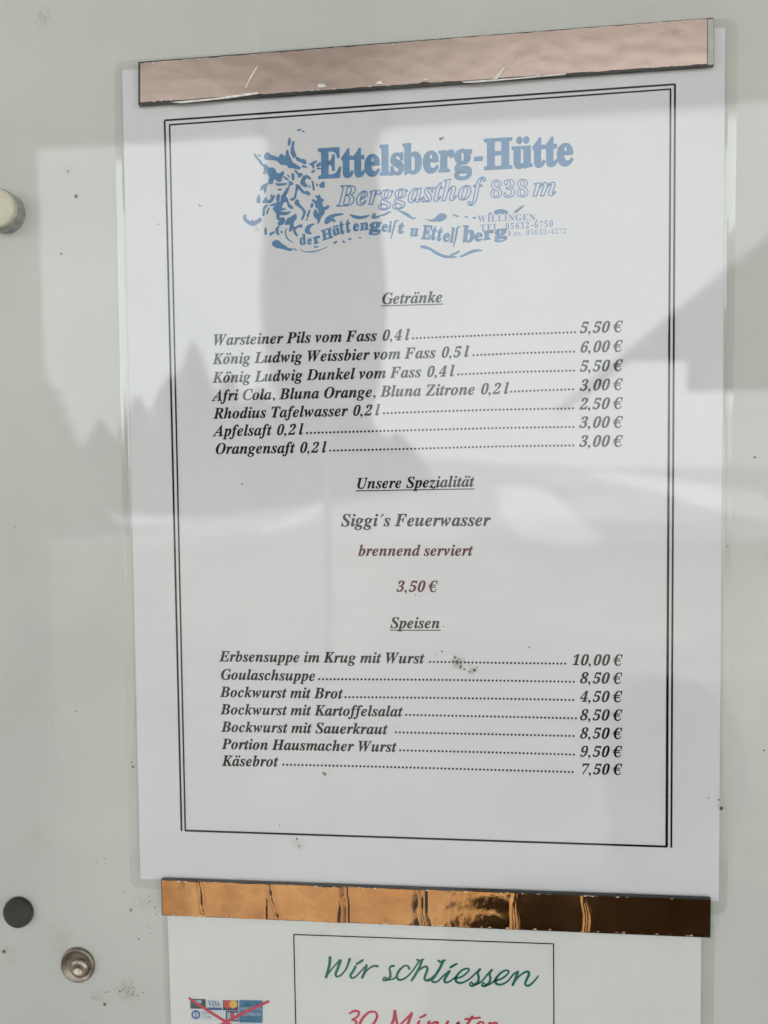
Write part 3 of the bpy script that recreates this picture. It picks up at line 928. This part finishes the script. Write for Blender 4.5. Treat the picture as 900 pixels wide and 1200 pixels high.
# woodcut emblem and the scrolls round the motto
EM = []
def poly(ox, oy, s, *pp):
    for q in pp: EM.append([(ox + x / s, oy + y / s) for x, y in q])
poly(280, 150, 7.5,
     [(222, 250), (235, 222), (262, 218), (275, 238), (320, 250), (345, 262), (368, 232), (392, 240), (402, 262), (412, 240), (418, 200), (430, 192), (438, 232), (452, 262), (470, 300), (505, 325), (545, 352), (520, 364), (470, 350), (440, 352), (420, 325), (372, 322), (340, 292), (300, 280), (262, 282), (228, 272)],
     [(432, 150), (438, 95), (450, 90), (452, 120), (443, 155)], [(458, 190), (466, 150), (474, 118), (487, 122), (480, 165), (488, 205), (502, 238), (500, 252), (480, 262), (466, 240), (455, 215)],
     [(500, 262), (520, 258), (548, 278), (572, 275), (590, 292), (588, 316), (570, 316), (545, 300), (520, 292), (506, 280)],
     [(550, 335), (565, 330), (600, 342), (588, 348), (562, 346)], [(615, 322), (650, 300), (685, 288), (684, 300), (660, 318), (662, 352), (650, 352), (640, 328)],
     [(636, 388), (660, 368), (670, 374), (648, 396)], [(678, 330), (715, 300), (716, 330), (690, 342)], [(690, 352), (720, 352), (720, 362), (688, 362)],
     [(132, 228), (145, 232), (172, 268), (200, 300), (206, 330), (192, 318), (170, 282), (150, 262)], [(168, 234), (186, 240), (192, 252), (174, 244)],
     [(205, 320), (240, 325), (262, 350), (300, 350), (322, 372), (330, 395), (362, 400), (385, 382), (396, 400), (378, 430), (372, 468), (340, 470), (318, 448), (300, 462), (296, 490), (262, 490), (262, 462), (270, 432), (250, 400), (226, 380), (222, 350)],
     [(216, 384), (228, 396), (226, 408), (216, 398)], [(188, 552), (200, 510), (235, 492), (256, 488), (240, 520), (238, 560), (225, 572), (218, 535), (205, 540)],
     [(325, 486), (350, 490), (410, 486), (424, 494), (400, 502), (350, 508), (328, 500)], [(342, 538), (372, 536), (374, 546), (350, 548)],
     [(390, 424), (425, 442), (438, 460), (420, 456), (396, 438)], [(427, 410), (440, 418), (446, 434), (434, 428)], [(464, 400), (482, 402), (487, 440), (480, 460), (466, 450)],
     [(488, 372), (510, 380), (520, 396), (552, 400), (560, 412), (540, 428), (522, 436), (518, 412), (500, 392)],
     [(552, 452), (565, 425), (600, 416), (630, 440), (628, 455), (604, 440), (582, 455), (580, 480), (598, 500), (596, 520), (570, 515), (548, 495), (540, 480)],
     [(440, 466), (470, 480), (476, 498), (450, 505), (438, 540), (425, 570), (408, 602), (382, 602), (396, 570), (418, 532), (440, 512)],
     [(504, 496), (530, 504), (548, 530), (575, 560), (582, 580), (560, 572), (538, 548), (520, 534), (510, 560), (500, 602), (488, 602), (498, 560)],
     [(584, 560), (606, 556), (628, 582), (610, 592), (590, 578)], [(612, 500), (624, 512), (628, 524), (616, 518)], [(640, 466), (652, 470), (664, 528), (662, 548), (652, 545), (648, 510)],
     [(676, 490), (692, 498), (696, 512), (684, 506)], [(708, 498), (735, 475), (752, 480), (750, 520), (730, 525), (712, 515)], [(512, 20), (535, 10), (545, 14), (522, 28)], [(553, 26), (575, 28), (572, 38), (558, 34)])
poly(280, 220, 7.5,
     [(158, 130), (160, 95), (176, 60), (182, 80), (188, 112), (180, 136)], [(205, 130), (225, 100), (240, 80), (246, 110), (262, 112), (285, 92), (278, 68), (290, 62), (300, 78), (316, 62), (312, 85), (300, 108), (285, 128), (262, 138), (246, 128), (228, 135)],
     [(212, 210), (215, 175), (240, 150), (250, 158), (228, 190), (226, 225), (218, 250), (208, 240)], [(262, 175), (268, 185), (255, 215), (246, 238), (243, 218)],
     [(272, 155), (310, 140), (336, 130), (330, 95), (340, 62), (356, 60), (358, 90), (352, 120), (366, 130), (372, 80), (385, 62), (408, 78), (428, 98), (440, 140), (462, 160), (478, 175), (466, 186), (440, 172), (428, 150), (424, 128), (400, 125), (385, 145), (378, 180), (410, 186), (415, 192), (372, 200), (366, 212), (420, 214), (456, 208), (430, 235), (380, 240), (358, 240), (356, 262), (362, 285), (340, 280), (330, 250), (330, 225), (308, 200), (300, 178), (320, 165), (300, 158), (280, 162)],
     [(450, 98), (470, 92), (490, 75), (498, 40), (508, 45), (500, 85), (485, 108), (460, 112)], [(492, 126), (510, 104), (524, 112), (528, 135), (552, 165), (582, 200), (584, 225), (570, 262), (556, 285), (549, 272), (566, 235), (564, 205), (540, 178), (515, 160), (495, 148)],
     [(592, 280), (600, 268), (602, 282), (595, 290)], [(598, 240), (612, 210), (622, 192), (626, 205), (614, 240), (606, 262), (598, 255)], [(632, 170), (636, 140), (648, 138), (652, 158), (642, 178)],
     [(640, 110), (655, 102), (678, 118), (690, 100), (672, 70), (690, 72), (700, 82), (704, 62), (714, 70), (718, 90), (735, 98), (750, 112), (735, 120), (732, 150), (740, 168), (760, 170), (778, 155), (795, 162), (780, 185), (752, 198), (750, 225), (720, 260), (708, 300), (690, 318), (695, 285), (670, 265), (655, 235), (662, 205), (672, 190), (690, 215), (700, 235), (703, 205), (690, 180), (675, 170), (670, 140), (655, 125)],
     [(38, 255), (55, 236), (64, 245), (62, 268), (82, 285), (110, 298), (118, 276), (128, 298), (165, 278), (188, 264), (200, 290), (170, 312), (130, 334), (95, 325), (62, 302), (42, 280)],
     [(356, 268), (390, 262), (404, 280), (398, 305), (380, 325), (352, 328), (340, 308), (358, 295)],
     [(410, 300), (430, 270), (460, 255), (500, 232), (508, 260), (490, 290), (478, 315), (485, 345), (502, 345), (522, 330), (528, 345), (500, 362), (496, 385), (520, 425), (500, 420), (480, 385), (475, 355), (455, 385), (440, 375), (450, 345), (445, 318), (410, 328)],
     [(530, 330), (548, 322), (558, 345), (540, 348)], [(580, 370), (600, 335), (640, 320), (668, 318), (640, 335), (622, 362), (625, 390), (640, 408), (610, 405), (585, 392)],
     [(226, 362), (238, 350), (245, 390), (240, 414), (228, 408)], [(268, 402), (290, 392), (310, 385), (312, 395), (290, 410), (278, 424)], [(322, 360), (345, 340), (360, 330), (345, 362), (348, 395), (358, 415), (340, 412), (328, 395)],
     [(368, 385), (380, 382), (382, 395), (372, 398)], [(292, 482), (320, 462), (350, 468), (385, 500), (412, 512), (428, 530), (460, 535), (475, 545), (450, 555), (420, 548), (380, 535), (340, 530), (300, 510)], [(482, 532), (498, 540), (512, 552), (498, 550)])
poly(340, 240, 6, [(242, 128), (252, 95), (285, 72), (350, 62), (378, 66), (330, 78), (300, 90), (318, 112), (312, 122), (292, 112), (262, 134)], [(420, 68), (450, 74), (500, 82), (560, 72), (530, 92), (480, 100), (440, 88)],
     [(572, 92), (585, 62), (602, 66), (600, 85), (640, 72), (625, 88), (590, 98)], [(640, 74), (700, 48), (706, 52), (660, 76)], [(758, 40), (800, 50), (840, 70), (858, 90), (888, 92), (870, 100), (840, 92), (800, 66)],
     [(168, 295), (196, 292), (196, 298), (170, 300)], [(305, 268), (326, 255), (330, 262), (312, 274)], [(372, 250), (386, 262), (378, 268), (370, 260)], [(408, 240), (430, 235), (430, 242), (410, 246)], [(482, 232), (494, 226), (496, 236)])
poly(470, 240, 6, [(172, 98), (200, 108), (235, 98), (262, 70), (285, 60), (322, 76), (308, 100), (285, 115), (245, 116), (205, 116)], [(365, 68), (405, 80), (402, 86), (366, 74)], [(450, 82), (466, 82), (466, 88), (450, 88)], [(505, 88), (525, 88), (524, 96), (505, 95)],
     [(652, 52), (670, 38), (700, 32), (720, 36), (748, 45), (745, 68), (728, 58), (712, 70), (695, 55), (680, 68), (660, 66)], [(792, 52), (850, 8), (862, 12), (810, 55)], [(612, 66), (630, 54), (636, 66)],
     [(132, 290), (160, 288), (200, 302), (250, 330), (290, 350), (330, 360), (400, 366), (340, 374), (290, 366), (240, 345), (200, 315), (150, 304)], [(345, 350), (380, 338), (408, 322), (410, 330), (380, 350), (350, 358)], [(412, 364), (450, 345), (500, 320), (550, 316), (572, 324), (530, 328), (480, 345), (430, 366)])
vs, fs = [], []
for i, q in enumerate(EM):
    flat(vs, fs, [at(*p_) for p_ in q], H_INK + 4e-6)
    stroke(vs, fs, [(x, y, .8) for x, y in q + q[:1]], H_INK + 1e-5 + 3e-6 * (i % 3), k=2)
stroke(vs, fs, [(280 + 425 / 7.5, 220 + 355 / 7.5, .6), (280 + 408 / 7.5, 220 + 385 / 7.5, 1.4), (280 + 425 / 7.5, 220 + 445 / 7.5, 1.6), (280 + 478 / 7.5, 220 + 484 / 7.5, .8)], H_INK + 2e-5)
stroke(vs, fs, [(280 + 535 / 7.5, 220 + 540 / 7.5, .7), (280 + 580 / 7.5, 220 + 562 / 7.5, 1.2), (280 + 650 / 7.5, 220 + 562 / 7.5, 1.5), (280 + 720 / 7.5, 220 + 545 / 7.5, 1.2), (280 + 785 / 7.5, 220 + 516 / 7.5, .6)], H_INK + 2e-5)
face_out(vs, fs)
obj('emblem', vs, fs, M['blue'], menu)

# dirt on the laminate
root = menu
rr = random.Random(5)
L = [(234, 241, 1.3), (236.5, 242, .9), (516, 163, 1.8), (519, 162, 1.4), (348, 983, 1.5), (350.5, 992, 1.0), (354, 991, .8), (328, 967, 1.0), (381, 907, 1.8), (379, 905.5, 1.2), (830, 935, .9), (842, 937, 1.1), (845, 947, 2.1),
     (284, 567, 1.2), (156, 898, 1.9), (154.5, 893, 1.0), (520, 734, .8), (524, 735, .6), (637, 688, .0), (487, 697, 1.0), (492, 699, .8), (518, 763, 1.2), (511, 767, .8), (620, 758.6, 1.1), (186, 263, 1.0),
     (651, 852, .0), (533, 770, 1.5), (536, 776, 2.4), (540, 781, 2.0), (544, 784, 1.4), (530, 774, 1), (556, 785, 2.0), (550, 787, 1.2), (559, 782, 1.0), (538, 772, 1.2)]
L = [q for q in L if q[2] > .1] + [(rr.uniform(170, 830), rr.uniform(140, 1020), rr.uniform(.2, .5)) for _ in range(24)]
specks('dirt_speck', L, .00022, M['speck'], root, 8)
# brown smudge on the dot leader: soft-edged stain in the paper
def stains_and_shade(m, lst, col):
    n, l = m.node_tree.nodes, m.node_tree.links
    p = n['Principled BSDF']
    old = p.inputs['Base Color'].links[0].from_socket
    g_ = n.new('ShaderNodeNewGeometry')
    fac_prev = None
    for (x, y, rpx, k) in lst:
        if not k: continue
        c = at(x, y)
        d_ = n.new('ShaderNodeVectorMath'); d_.operation = 'DISTANCE'; d_.inputs[1].default_value = (c.x, 0, c.z)
        l.new(g_.outputs['Position'], d_.inputs[0])
        nn = n.new('ShaderNodeTexNoise'); nn.inputs['Scale'].default_value = 600; nn.inputs['Detail'].default_value = 3
        l.new(g_.outputs['Position'], nn.inputs['Vector'])
        ad = n.new('ShaderNodeMath'); ad.operation = 'MULTIPLY_ADD'; ad.inputs[1].default_value = rpx * PXM * 2.2
        l.new(nn.outputs['Fac'], ad.inputs[0]); l.new(d_.outputs['Value'], ad.inputs[2])
        mr = n.new('ShaderNodeMapRange'); mr.interpolation_type = 'SMOOTHSTEP'
        mr.inputs['From Min'].default_value = rpx * PXM * .9; mr.inputs['From Max'].default_value = rpx * PXM * 2.1
        mr.inputs['To Min'].default_value = k; mr.inputs['To Max'].default_value = 0
        l.new(ad.outputs[0], mr.inputs['Value'])
        mxx = n.new('ShaderNodeMixRGB'); mxx.inputs['Color2'].default_value = (*col, 1)
        l.new(mr.outputs['Result'], mxx.inputs['Fac']); l.new(old, mxx.inputs['Color1'])
        old = mxx.outputs['Color']
    l.new(old, p.inputs['Base Color'])
stains_and_shade(M['paper'], ((537, 776, 11, .75), (553, 785, 8, .5), (303, 322, 6, .0), (301, 268, 5, .45), (156, 897, 8, .3), (350, 990, 9, .3), (845, 946, 9, .35)), (.20, .165, .10))
stains_and_shade(M['board'], ((148, 1164, 20, .30), (112, 1170, 12, .22), (166, 1060, 16, .16), (70, 1101, 26, .16), (6, 1116, 7, .55), (14, 1122, 14, .2), (40, 985, 30, .10), (79, 201, 9, .2), (88, 229, 5, .5), (30, 820, 60, .07), (885, 1000, 30, .08), (120, 30, 40, .08), (50, 20, 16, .35)), (.22, .19, .13))  # the blotch just above the screw is its shading, painted in among the dirt

# ------------------------------------------------------------------ the lower notice
nt = thing('notice_sheet', at(500, 1180), 'laminated closing-time notice with green and red handwriting style print below the menu', 'notice')
NB = .0
NP = [(195.5, 1060), (822, 1082), (820, 1420), (208, 1420)]
NQ = [(189.5, 1052), (837.5, 1074), (834, 1430), (202, 1430)]
# its top edge tucks under the copper strip, clear of the menu's lower edge
NP[0] = (195.5, 1052); NP[1] = (822, 1084); NQ[0] = (189.5, 1045.5); NQ[1] = (837.5, 1076)
sheet(nt, NP, NQ, M['paper2'], NB, .00006, 9)
border('thin_frame', [((344, 1095), (649, 1106), 1.2, 1.1), ((344.3, 1095), (351, 1400), 1.2, 1.2), ((648.7, 1106), (650, 1400), 1.1, 1.1), ((351, 1400), (650, 1403), 1.1, 1.1)], nt, M['ink'])
def hand(name, ox, oy, s, strokes_, mt, parent):
    vs, fs = [], []
    for i, st in enumerate(strokes_):
        stroke(vs, fs, [(ox + x / s, oy + y / s, w / s) for x, y, w in st], H_INK + 6e-6 * (i % 9))
    face_out(vs, fs)
    return obj(name, vs, fs, mt, parent)
A_, B_ = 370, 130 * 6.43
def sh(lst, dx): return [(x + dx, y, w) for x, y, w in lst]
G1 = [[(108, 78, 24), (104, 130, 22), (82, 215, 22), (76, 225, 18)], [(76, 225, 14), (120, 165, 13), (178, 100, 14)], [(186, 100, 24), (170, 150, 22), (150, 200, 20), (158, 222, 16)], [(158, 222, 16), (190, 210, 15), (230, 160, 15), (256, 90, 22)],
      [(308, 126, 16), (332, 112, 20), (355, 96, 16)], [(300, 145, 20), (282, 180, 20), (262, 210, 20), (272, 230, 17), (300, 222, 14), (345, 175, 12), (362, 152, 12)],
      [(382, 138, 22), (368, 190, 22), (350, 228, 20)], [(356, 215, 14), (385, 175, 13), (430, 142, 16), (466, 142, 20)],
      [(590, 140, 18), (570, 142, 18), (556, 160, 16), (562, 190, 18), (560, 225, 20), (530, 246, 20), (508, 246, 12), (520, 225, 12), (548, 245, 12), (590, 235, 14), (612, 212, 14)],
      [(704, 160, 20), (690, 138, 14), (660, 145, 16), (622, 185, 20), (612, 225, 20), (634, 246, 18), (680, 228, 15), (728, 180, 13), (775, 110, 14)],
      [(762, 92, 14), (785, 102, 18), (812, 92, 14)], [(800, 96, 22), (782, 150, 20), (752, 205, 20), (722, 250, 18)], [(730, 235, 14), (770, 180, 14), (820, 146, 18), (842, 160, 20), (828, 205, 20), (820, 240, 18), (845, 252, 16), (885, 235, 14), (905, 215, 14)]]
G2 = [[(85, 98, 14), (105, 110, 18), (138, 98, 14)], [(125, 102, 22), (98, 160, 20), (60, 220, 20), (40, 245, 18), (52, 262, 16), (85, 255, 14), (125, 215, 13), (168, 178, 12)], [(0, 245, 12), (30, 235, 12), (58, 210, 12)],
      [(178, 152, 16), (200, 138, 20), (228, 124, 14)], [(172, 180, 20), (150, 215, 20), (134, 245, 20), (142, 264, 17), (172, 258, 14), (212, 228, 13)],
      [(215, 235, 15), (262, 222, 15), (305, 190, 14), (318, 166, 14), (296, 160, 14), (255, 182, 16), (222, 225, 20), (224, 258, 20), (262, 268, 16), (320, 240, 14), (375, 190, 14), (405, 166, 16)],
      [(400, 165, 18), (385, 195, 18), (392, 225, 18), (385, 262, 18), (350, 288, 20), (326, 286, 13), (336, 262, 12), (366, 282, 12), (415, 255, 14), (462, 200, 14), (492, 172, 16)],
      [(490, 170, 18), (474, 200, 18), (480, 230, 18), (472, 265, 18), (440, 290, 20), (416, 288, 13), (426, 266, 12), (456, 286, 12), (500, 262, 14), (525, 240, 14)],
      [(512, 250, 15), (562, 238, 15), (605, 205, 14), (618, 180, 14), (594, 174, 14), (555, 196, 16), (520, 240, 20), (524, 272, 20), (560, 280, 16), (610, 255, 14), (652, 205, 14), (672, 190, 14)],
      [(686, 186, 22), (670, 235, 22), (648, 284, 20)], [(656, 268, 14), (700, 215, 14), (752, 184, 18), (772, 196, 20), (755, 240, 20), (742, 275, 18), (765, 290, 17), (800, 265, 15), (842, 216, 12)]]
o = hand('handwritten_line', 370, 1110, 6.43, G1, M['green'], nt); o['label'] = 'green word, first in its line'
o = hand('handwritten_line', 500, 1110, 6.43, G2, M['green'], nt); o['label'] = 'green word, second in its line'
R1 = [[(82, 112, 10), (105, 100, 12), (125, 106, 12), (118, 128, 11), (92, 142, 9)], [(92, 142, 9), (112, 150, 12), (108, 178, 12), (80, 195, 11), (58, 190, 9)],
      [(200, 104, 10), (172, 108, 12), (140, 140, 14), (130, 175, 14), (148, 194, 12), (185, 175, 12), (212, 130, 12), (205, 106, 10)],
      [(298, 102, 16), (292, 140, 14), (272, 192, 14)], [(298, 104, 14), (308, 160, 13), (312, 178, 12)], [(312, 178, 10), (345, 145, 10), (378, 112, 12)], [(378, 112, 15), (365, 150, 14), (352, 190, 13)],
      [(418, 132, 9), (432, 126, 11), (446, 118, 9)], [(414, 150, 13), (402, 180, 13), (412, 195, 10), (440, 180, 9)], [(462, 152, 13), (448, 192, 13)], [(452, 180, 9), (480, 158, 10), (502, 156, 13), (496, 185, 12), (510, 196, 10), (535, 180, 9)],
      [(552, 152, 13), (538, 180, 13), (552, 196, 11), (585, 175, 10), (604, 154, 12), (592, 192, 12)], [(668, 128, 13), (645, 165, 13), (632, 190, 12), (645, 198, 9)], [(635, 140, 10), (672, 136, 11), (705, 132, 10)],
      [(680, 180, 9), (712, 172, 9), (722, 158, 9), (706, 154, 10), (684, 176, 13), (694, 196, 12), (725, 188, 9)], [(752, 158, 13), (740, 194, 12)], [(744, 180, 9), (765, 160, 10), (785, 160, 12), (778, 190, 12), (795, 196, 9)]]
o = hand('handwritten_line', 390, 1160, 4.09, R1, M['red'], nt); o['label'] = 'red line cut off by the lower edge of the picture'
# crossed-out payment card marks
M['c_dark'] = mat('card_dark', (.05, .07, .085), .6, var=.3, scale=600)
M['c_white'] = mat('card_white', (.56, .61, .64), .6, var=.03)
M['c_blue'] = mat('card_blue', (.03, .09, .28), .6, var=.2, scale=300)
M['c_navy'] = mat('card_navy', (.03, .045, .12), .6, var=.2, scale=300)
M['c_amex'] = mat('card_teal_blue', (.035, .15, .29), .6, var=.5, scale=260)
M['c_red'] = mat('card_red', (.55, .05, .06), .6)
M['c_or'] = mat('card_orange', (.65, .38, .08), .6)
M['c_pale'] = mat('card_pale_blue', (.30, .46, .60), .6, var=.1, scale=200)
logos = None
def patch(name, x0, y0, x1, y1, mt, parent, h=H_INK):
    vs, fs = [], []
    f = lambda x, y: at(200 + x / 6.43, 1150 + (y + (x - 148) * .02) / 6.43)
    flat(vs, fs, [f(x0, y0), f(x1, y0), f(x1, y1), f(x0, y1)], h); face_out(vs, fs)
    return obj(name, vs, fs, mt, parent)
def spot(name, x, y, r_, mt, parent, h, r_in=0):
    vs, fs = [], []
    f = lambda x, y: at(200 + x / 6.43, 1150 + y / 6.43)
    if r_in:
        n_ = 24
        for k in range(n_):
            a = 6.2832 * k / n_
            for q in (r_, r_in):
                p_ = f(x + q * math.cos(a), y + q * math.sin(a)); vs.append(Vector((p_.x, -h, p_.z)))
        for k in range(n_):
            j = (k + 1) % n_
            fs.append([2 * k, 2 * j, 2 * j + 1, 2 * k + 1])
    else:
        flat(vs, fs, [f(x + r_ * math.cos(6.2832 * k / 20), y + r_ * math.sin(6.2832 * k / 20)) for k in range(20)], h)
    face_out(vs, fs)
    return obj(name, vs, fs, mt, parent)
e1, e2, e3 = H_INK + 1.5e-5, H_INK + 3e-5, H_INK + 4.5e-5
c1 = patch('card_mark', 148, 130, 264, 205, M['c_dark'], nt); patch('card_stripe', 185, 140, 232, 162, M['c_pale'], c1, e1)
c2 = patch('card_mark', 268, 134, 390, 192, M['c_white'], nt); patch('card_stripe', 270, 192.5, 388, 212, M['c_blue'], c2, e1)
line('card_text', 'VISA', 200 + 285 / 6.43, 1150 + 186 / 6.43, 200 + 376 / 6.43, 1150 + 187 / 6.43, M['c_blue'], c2, style='b', cap=6.2, h=e1)
c3 = patch('card_mark', 394, 136, 510, 213, M['c_navy'], nt); spot('card_disc', 430, 172, 31, M['c_red'], c3, e1); spot('card_disc', 473, 172, 31, M['c_or'], c3, e2)
c4 = patch('card_mark', 152, 213, 410, 288, M['c_white'], nt); spot('card_disc', 190, 250, 34, M['c_blue'], c4, e1); spot('card_ring', 190, 250, 21, M['c_white'], c4, e2)
patch('card_stripe', 186, 226, 195, 274, M['c_blue'], c4, e3)
line('card_text', 'Diners', 200 + 235 / 6.43, 1150 + 246 / 6.43, 200 + 330 / 6.43, 1150 + 248 / 6.43, M['c_blue'], c4, style='b', cap=3.2, off=-.02, h=e1)
line('card_text', 'Club', 200 + 235 / 6.43, 1150 + 274 / 6.43, 200 + 310 / 6.43, 1150 + 276 / 6.43, M['c_blue'], c4, style='b', cap=3.2, off=-.02, h=e1)
c5 = patch('card_mark', 415, 216, 512, 295, M['c_navy'], nt); patch('card_stripe', 426, 228, 450, 284, M['c_pale'], c5, e1); patch('card_stripe', 453, 228, 476, 284, M['c_red'], c5, e1); patch('card_stripe', 479, 228, 503, 284, M['c_pale'], c5, e1)
c6 = patch('card_mark', 516, 132, 694, 302, M['c_amex'], nt)
line('card_text', 'AMERICAN', 200 + 524 / 6.43, 1150 + 218 / 6.43, 200 + 688 / 6.43, 1150 + 222 / 6.43, M['c_white'], c6, style='b', cap=4.2, off=-.015, h=e1)
line('card_text', 'EXPRESS', 200 + 532 / 6.43, 1150 + 258 / 6.43, 200 + 680 / 6.43, 1150 + 262 / 6.43, M['c_white'], c6, style='b', cap=4.2, off=-.015, h=e1)
patch('card_mark', 480, 308, 640, 380, M['c_pale'], nt)
vs, fs = [], []
f6 = lambda x, y, w: (200 + x / 6.43, 1150 + y / 6.43, w)
stroke(vs, fs, [f6(142, 126, 3), f6(280, 218, 3.3), f6(420, 305, 3.5), f6(620, 432, 3.3)], .00013)
stroke(vs, fs, [f6(736, 150, 3.3), f6(560, 232, 3.3), f6(420, 305, 3.7), f6(210, 430, 3.3)], .00015)
face_out(vs, fs)
obj('red_cross', vs, fs, M['red'], nt)

# ------------------------------------------------------------------ copper-foiled magnet strips
def strip(core4, foil4, hcore, creases, seed, label, mt, tilt, notch, crumple=.00004):
    c = [at(*q, 0) for q in core4]
    root = thing('magnet_strip', sum(c, Vector()) / 4, label, 'magnetic strip', 'copper-foiled magnet strips holding the sheets')
    b0 = .00058
    vs, fs = [], []
    prism(vs, fs, [at(*q, hcore) for q in core4], b0, hcore)
    obj('magnet_core', vs, fs, M['core'], root)
    vs, fs = [], []
    U, V = 420, 22
    tl, tr_, br, bl = foil4
    rg = random.Random(seed)
    tilts = tilt
    for j in range(V + 1):
        v = j / V
        for i in range(U + 1):
            u = i / U
            x = tl[0] + (tr_[0] - tl[0]) * u; x2 = bl[0] + (br[0] - bl[0]) * u
            yt = tl[1] + (tr_[1] - tl[1]) * u; yb = bl[1] + (br[1] - bl[1]) * u
            # ragged edges
            jt = .9 * noise.noise(Vector((u * 42, 3.1, seed))) + .6 * noise.noise(Vector((u * 150, 1.1, seed)))
            jb = .8 * noise.noise(Vector((u * 38, 7.7, seed))) + .5 * noise.noise(Vector((u * 170, 4.1, seed)))
            for (nu, nw, nd, side) in notch:
                q = max(0, 1 - abs(u - nu) / nw) * nd
                if side > 0: jt += q
                else: jb -= q
            X = x + (x2 - x) * v; Y = (yt + jt) + ((yb + jb) - (yt + jt)) * v
            # segment tilt between the creases + crease folds
            seg = 0; hgt = hcore + .00012
            prev = -1e9
            for k, (cxt, cxb, amp) in enumerate(creases):
                cx_ = cxt + (cxb - cxt) * v + .9 * math.sin(v * 7 + k * 2)
                dd = X - cx_
                if X > cx_: seg = k + 1
                hgt += amp * (math.exp(-(dd / 1.5) ** 2) + .75 * math.exp(-((dd - 5.2 - 1.5 * math.sin(v * 4 + k)) / 1.4) ** 2) - .35 * math.exp(-((dd - 2.7) / 1.2) ** 2))
                if abs(dd) < 5: pass
            a_, bz, bow = tilts[seg]
            P = at(X, Y, hcore)
            # bowed pillow per segment
            e0 = creases[seg - 1][0] if seg > 0 else tl[0]
            e1_ = creases[seg][0] if seg < len(creases) else tr_[0]
            s_ = max(0, min(1, (X - e0) / (e1_ - e0)))
            hgt += bow * math.sin(math.pi * s_) * (.6 + .4 * math.sin(math.pi * v))
            hgt += a_ * (s_ - .5) * math.sin(math.pi * s_) ** .5 * .01 + bz * (v - .5) * .01
            crm = crumple * (.25 if len(creases) > 4 and seg >= 5 else 1)
            hgt += crm * noise.noise(Vector((X * .045, Y * .07, seed))) + crm * .30 * noise.noise(Vector((X * .2, Y * .22, seed)))
            ed = min(v, 1 - v) * 22
            vs.append(Vector((P.x, -max(hcore + .00003, hgt), P.z)))
    for j in range(V):
        for i in range(U):
            a = j * (U + 1) + i
            fs.append([a, a + U + 1, a + U + 2, a + 1])
    foil = obj('copper_foil', vs, fs, mt, root, smooth=True)
    # bright torn slivers along both edges
    vs, fs = [], []
    for k in range(64):
        u = rg.random(); top_ = rg.random() < .5
        x = tl[0] + (tr_[0] - tl[0]) * u
        y = (tl[1] + (tr_[1] - tl[1]) * u) if top_ else (bl[1] + (br[1] - bl[1]) * u)
        w, hh_ = rg.uniform(.8, 5.5), rg.uniform(.4, 1.5)
        y += .3 if top_ else -.3
        flat(vs, fs, [at(x, y, hcore + .00035), at(x + w, y + rg.uniform(-.3, .3), hcore + .00035), at(x + w * .7, y + hh_ * (1 if top_ else -1), hcore + .00035)], hcore + .00035)
    face_out(vs, fs)
    tag(obj('torn_sliver', vs, fs, M['chip'], foil), kind='stuff')
    return root, foil
HC = .0019
up, up_foil = strip([(162, 72.5), (836.5, 20.5), (836.5, 76.5), (162, 123)], [(164.5, 74), (828.5, 22), (828.5, 75), (164.5, 120.2)], HC,
    [(296, 287, .00003), (600, 588, .00002), (702, 694, .000015)], 4, 'upper magnet strip in copper foil with its grey reflection coloured in as dull pink, above the menu border', M['copper_veiled'],
    [(0, 0, .00002)] * 4, [(.195, .025, 1.6, -1), (.5, .01, 1.8, -1)])
lo, lo_foil = strip([(188.6, 1030.4), (833.2, 1053.2), (832.6, 1099), (189.8, 1072.6)], [(189.6, 1031.6), (832.2, 1054.6), (831.6, 1098.2), (190.6, 1072)], HC,
    [(232, 239, .00055), (314, 325, .00058), (400, 404, .00056), (492, 495, .00058), (602, 600, .00045), (684, 686, .00028)], 21,
    'lower magnet strip in shiny orange copper foil with creases, below the menu', M['copper'],
    [(.1, .008, .00005), (.15, .012, .00012), (.15, .012, .00013), (.1, .012, .00012), (.05, .012, .00010), (0, 0, .00002), (0, 0, .00003)], [(.30, .03, .6, 1), (.37, .02, .5, 1)], .00008)
# loose flap where the upper foil is torn and its white backing shows
for name, pts, mt_ in (('backing_sliver', [(200, 119.5), (250, 115), (302, 107.5), (303, 110), (262, 115.8), (212, 121)], M['chip']), ('torn_sliver', [(541, 95.5), (600, 91.5), (662, 86), (663, 87.4), (600, 93), (560, 96.6), (544, 97)], M['chip']),
                       ('torn_sliver', [(287, 103), (292, 92), (301, 77), (302.2, 78), (294, 92), (288.4, 103)], M['chip']), ('torn_sliver', [(578, 93), (590, 78), (592, 79), (582, 94)], M['chip']),
                       ('torn_sliver', [(372, 102.5), (373, 98.5), (380, 98), (382, 102)], M['chip']), ('torn_sliver', [(440, 98.5), (443, 95), (447, 94.8), (449, 98)], M['chip']), ('torn_sliver', [(494, 94), (499, 92), (503, 93.5)], M['chip'])):
    vs, fs = [], []; flat(vs, fs, [at(*q, HC + .0004) for q in pts], HC + .00036); face_out(vs, fs); obj(name, vs, fs, mt_, up_foil)
vs, fs = [], []; flat(vs, fs, [at(*q, HC) for q in ((829.5, 23), (836, 22), (836, 75.6), (829.5, 76))], HC + .00006); face_out(vs, fs); obj('end_cap', vs, fs, M['end'], up)
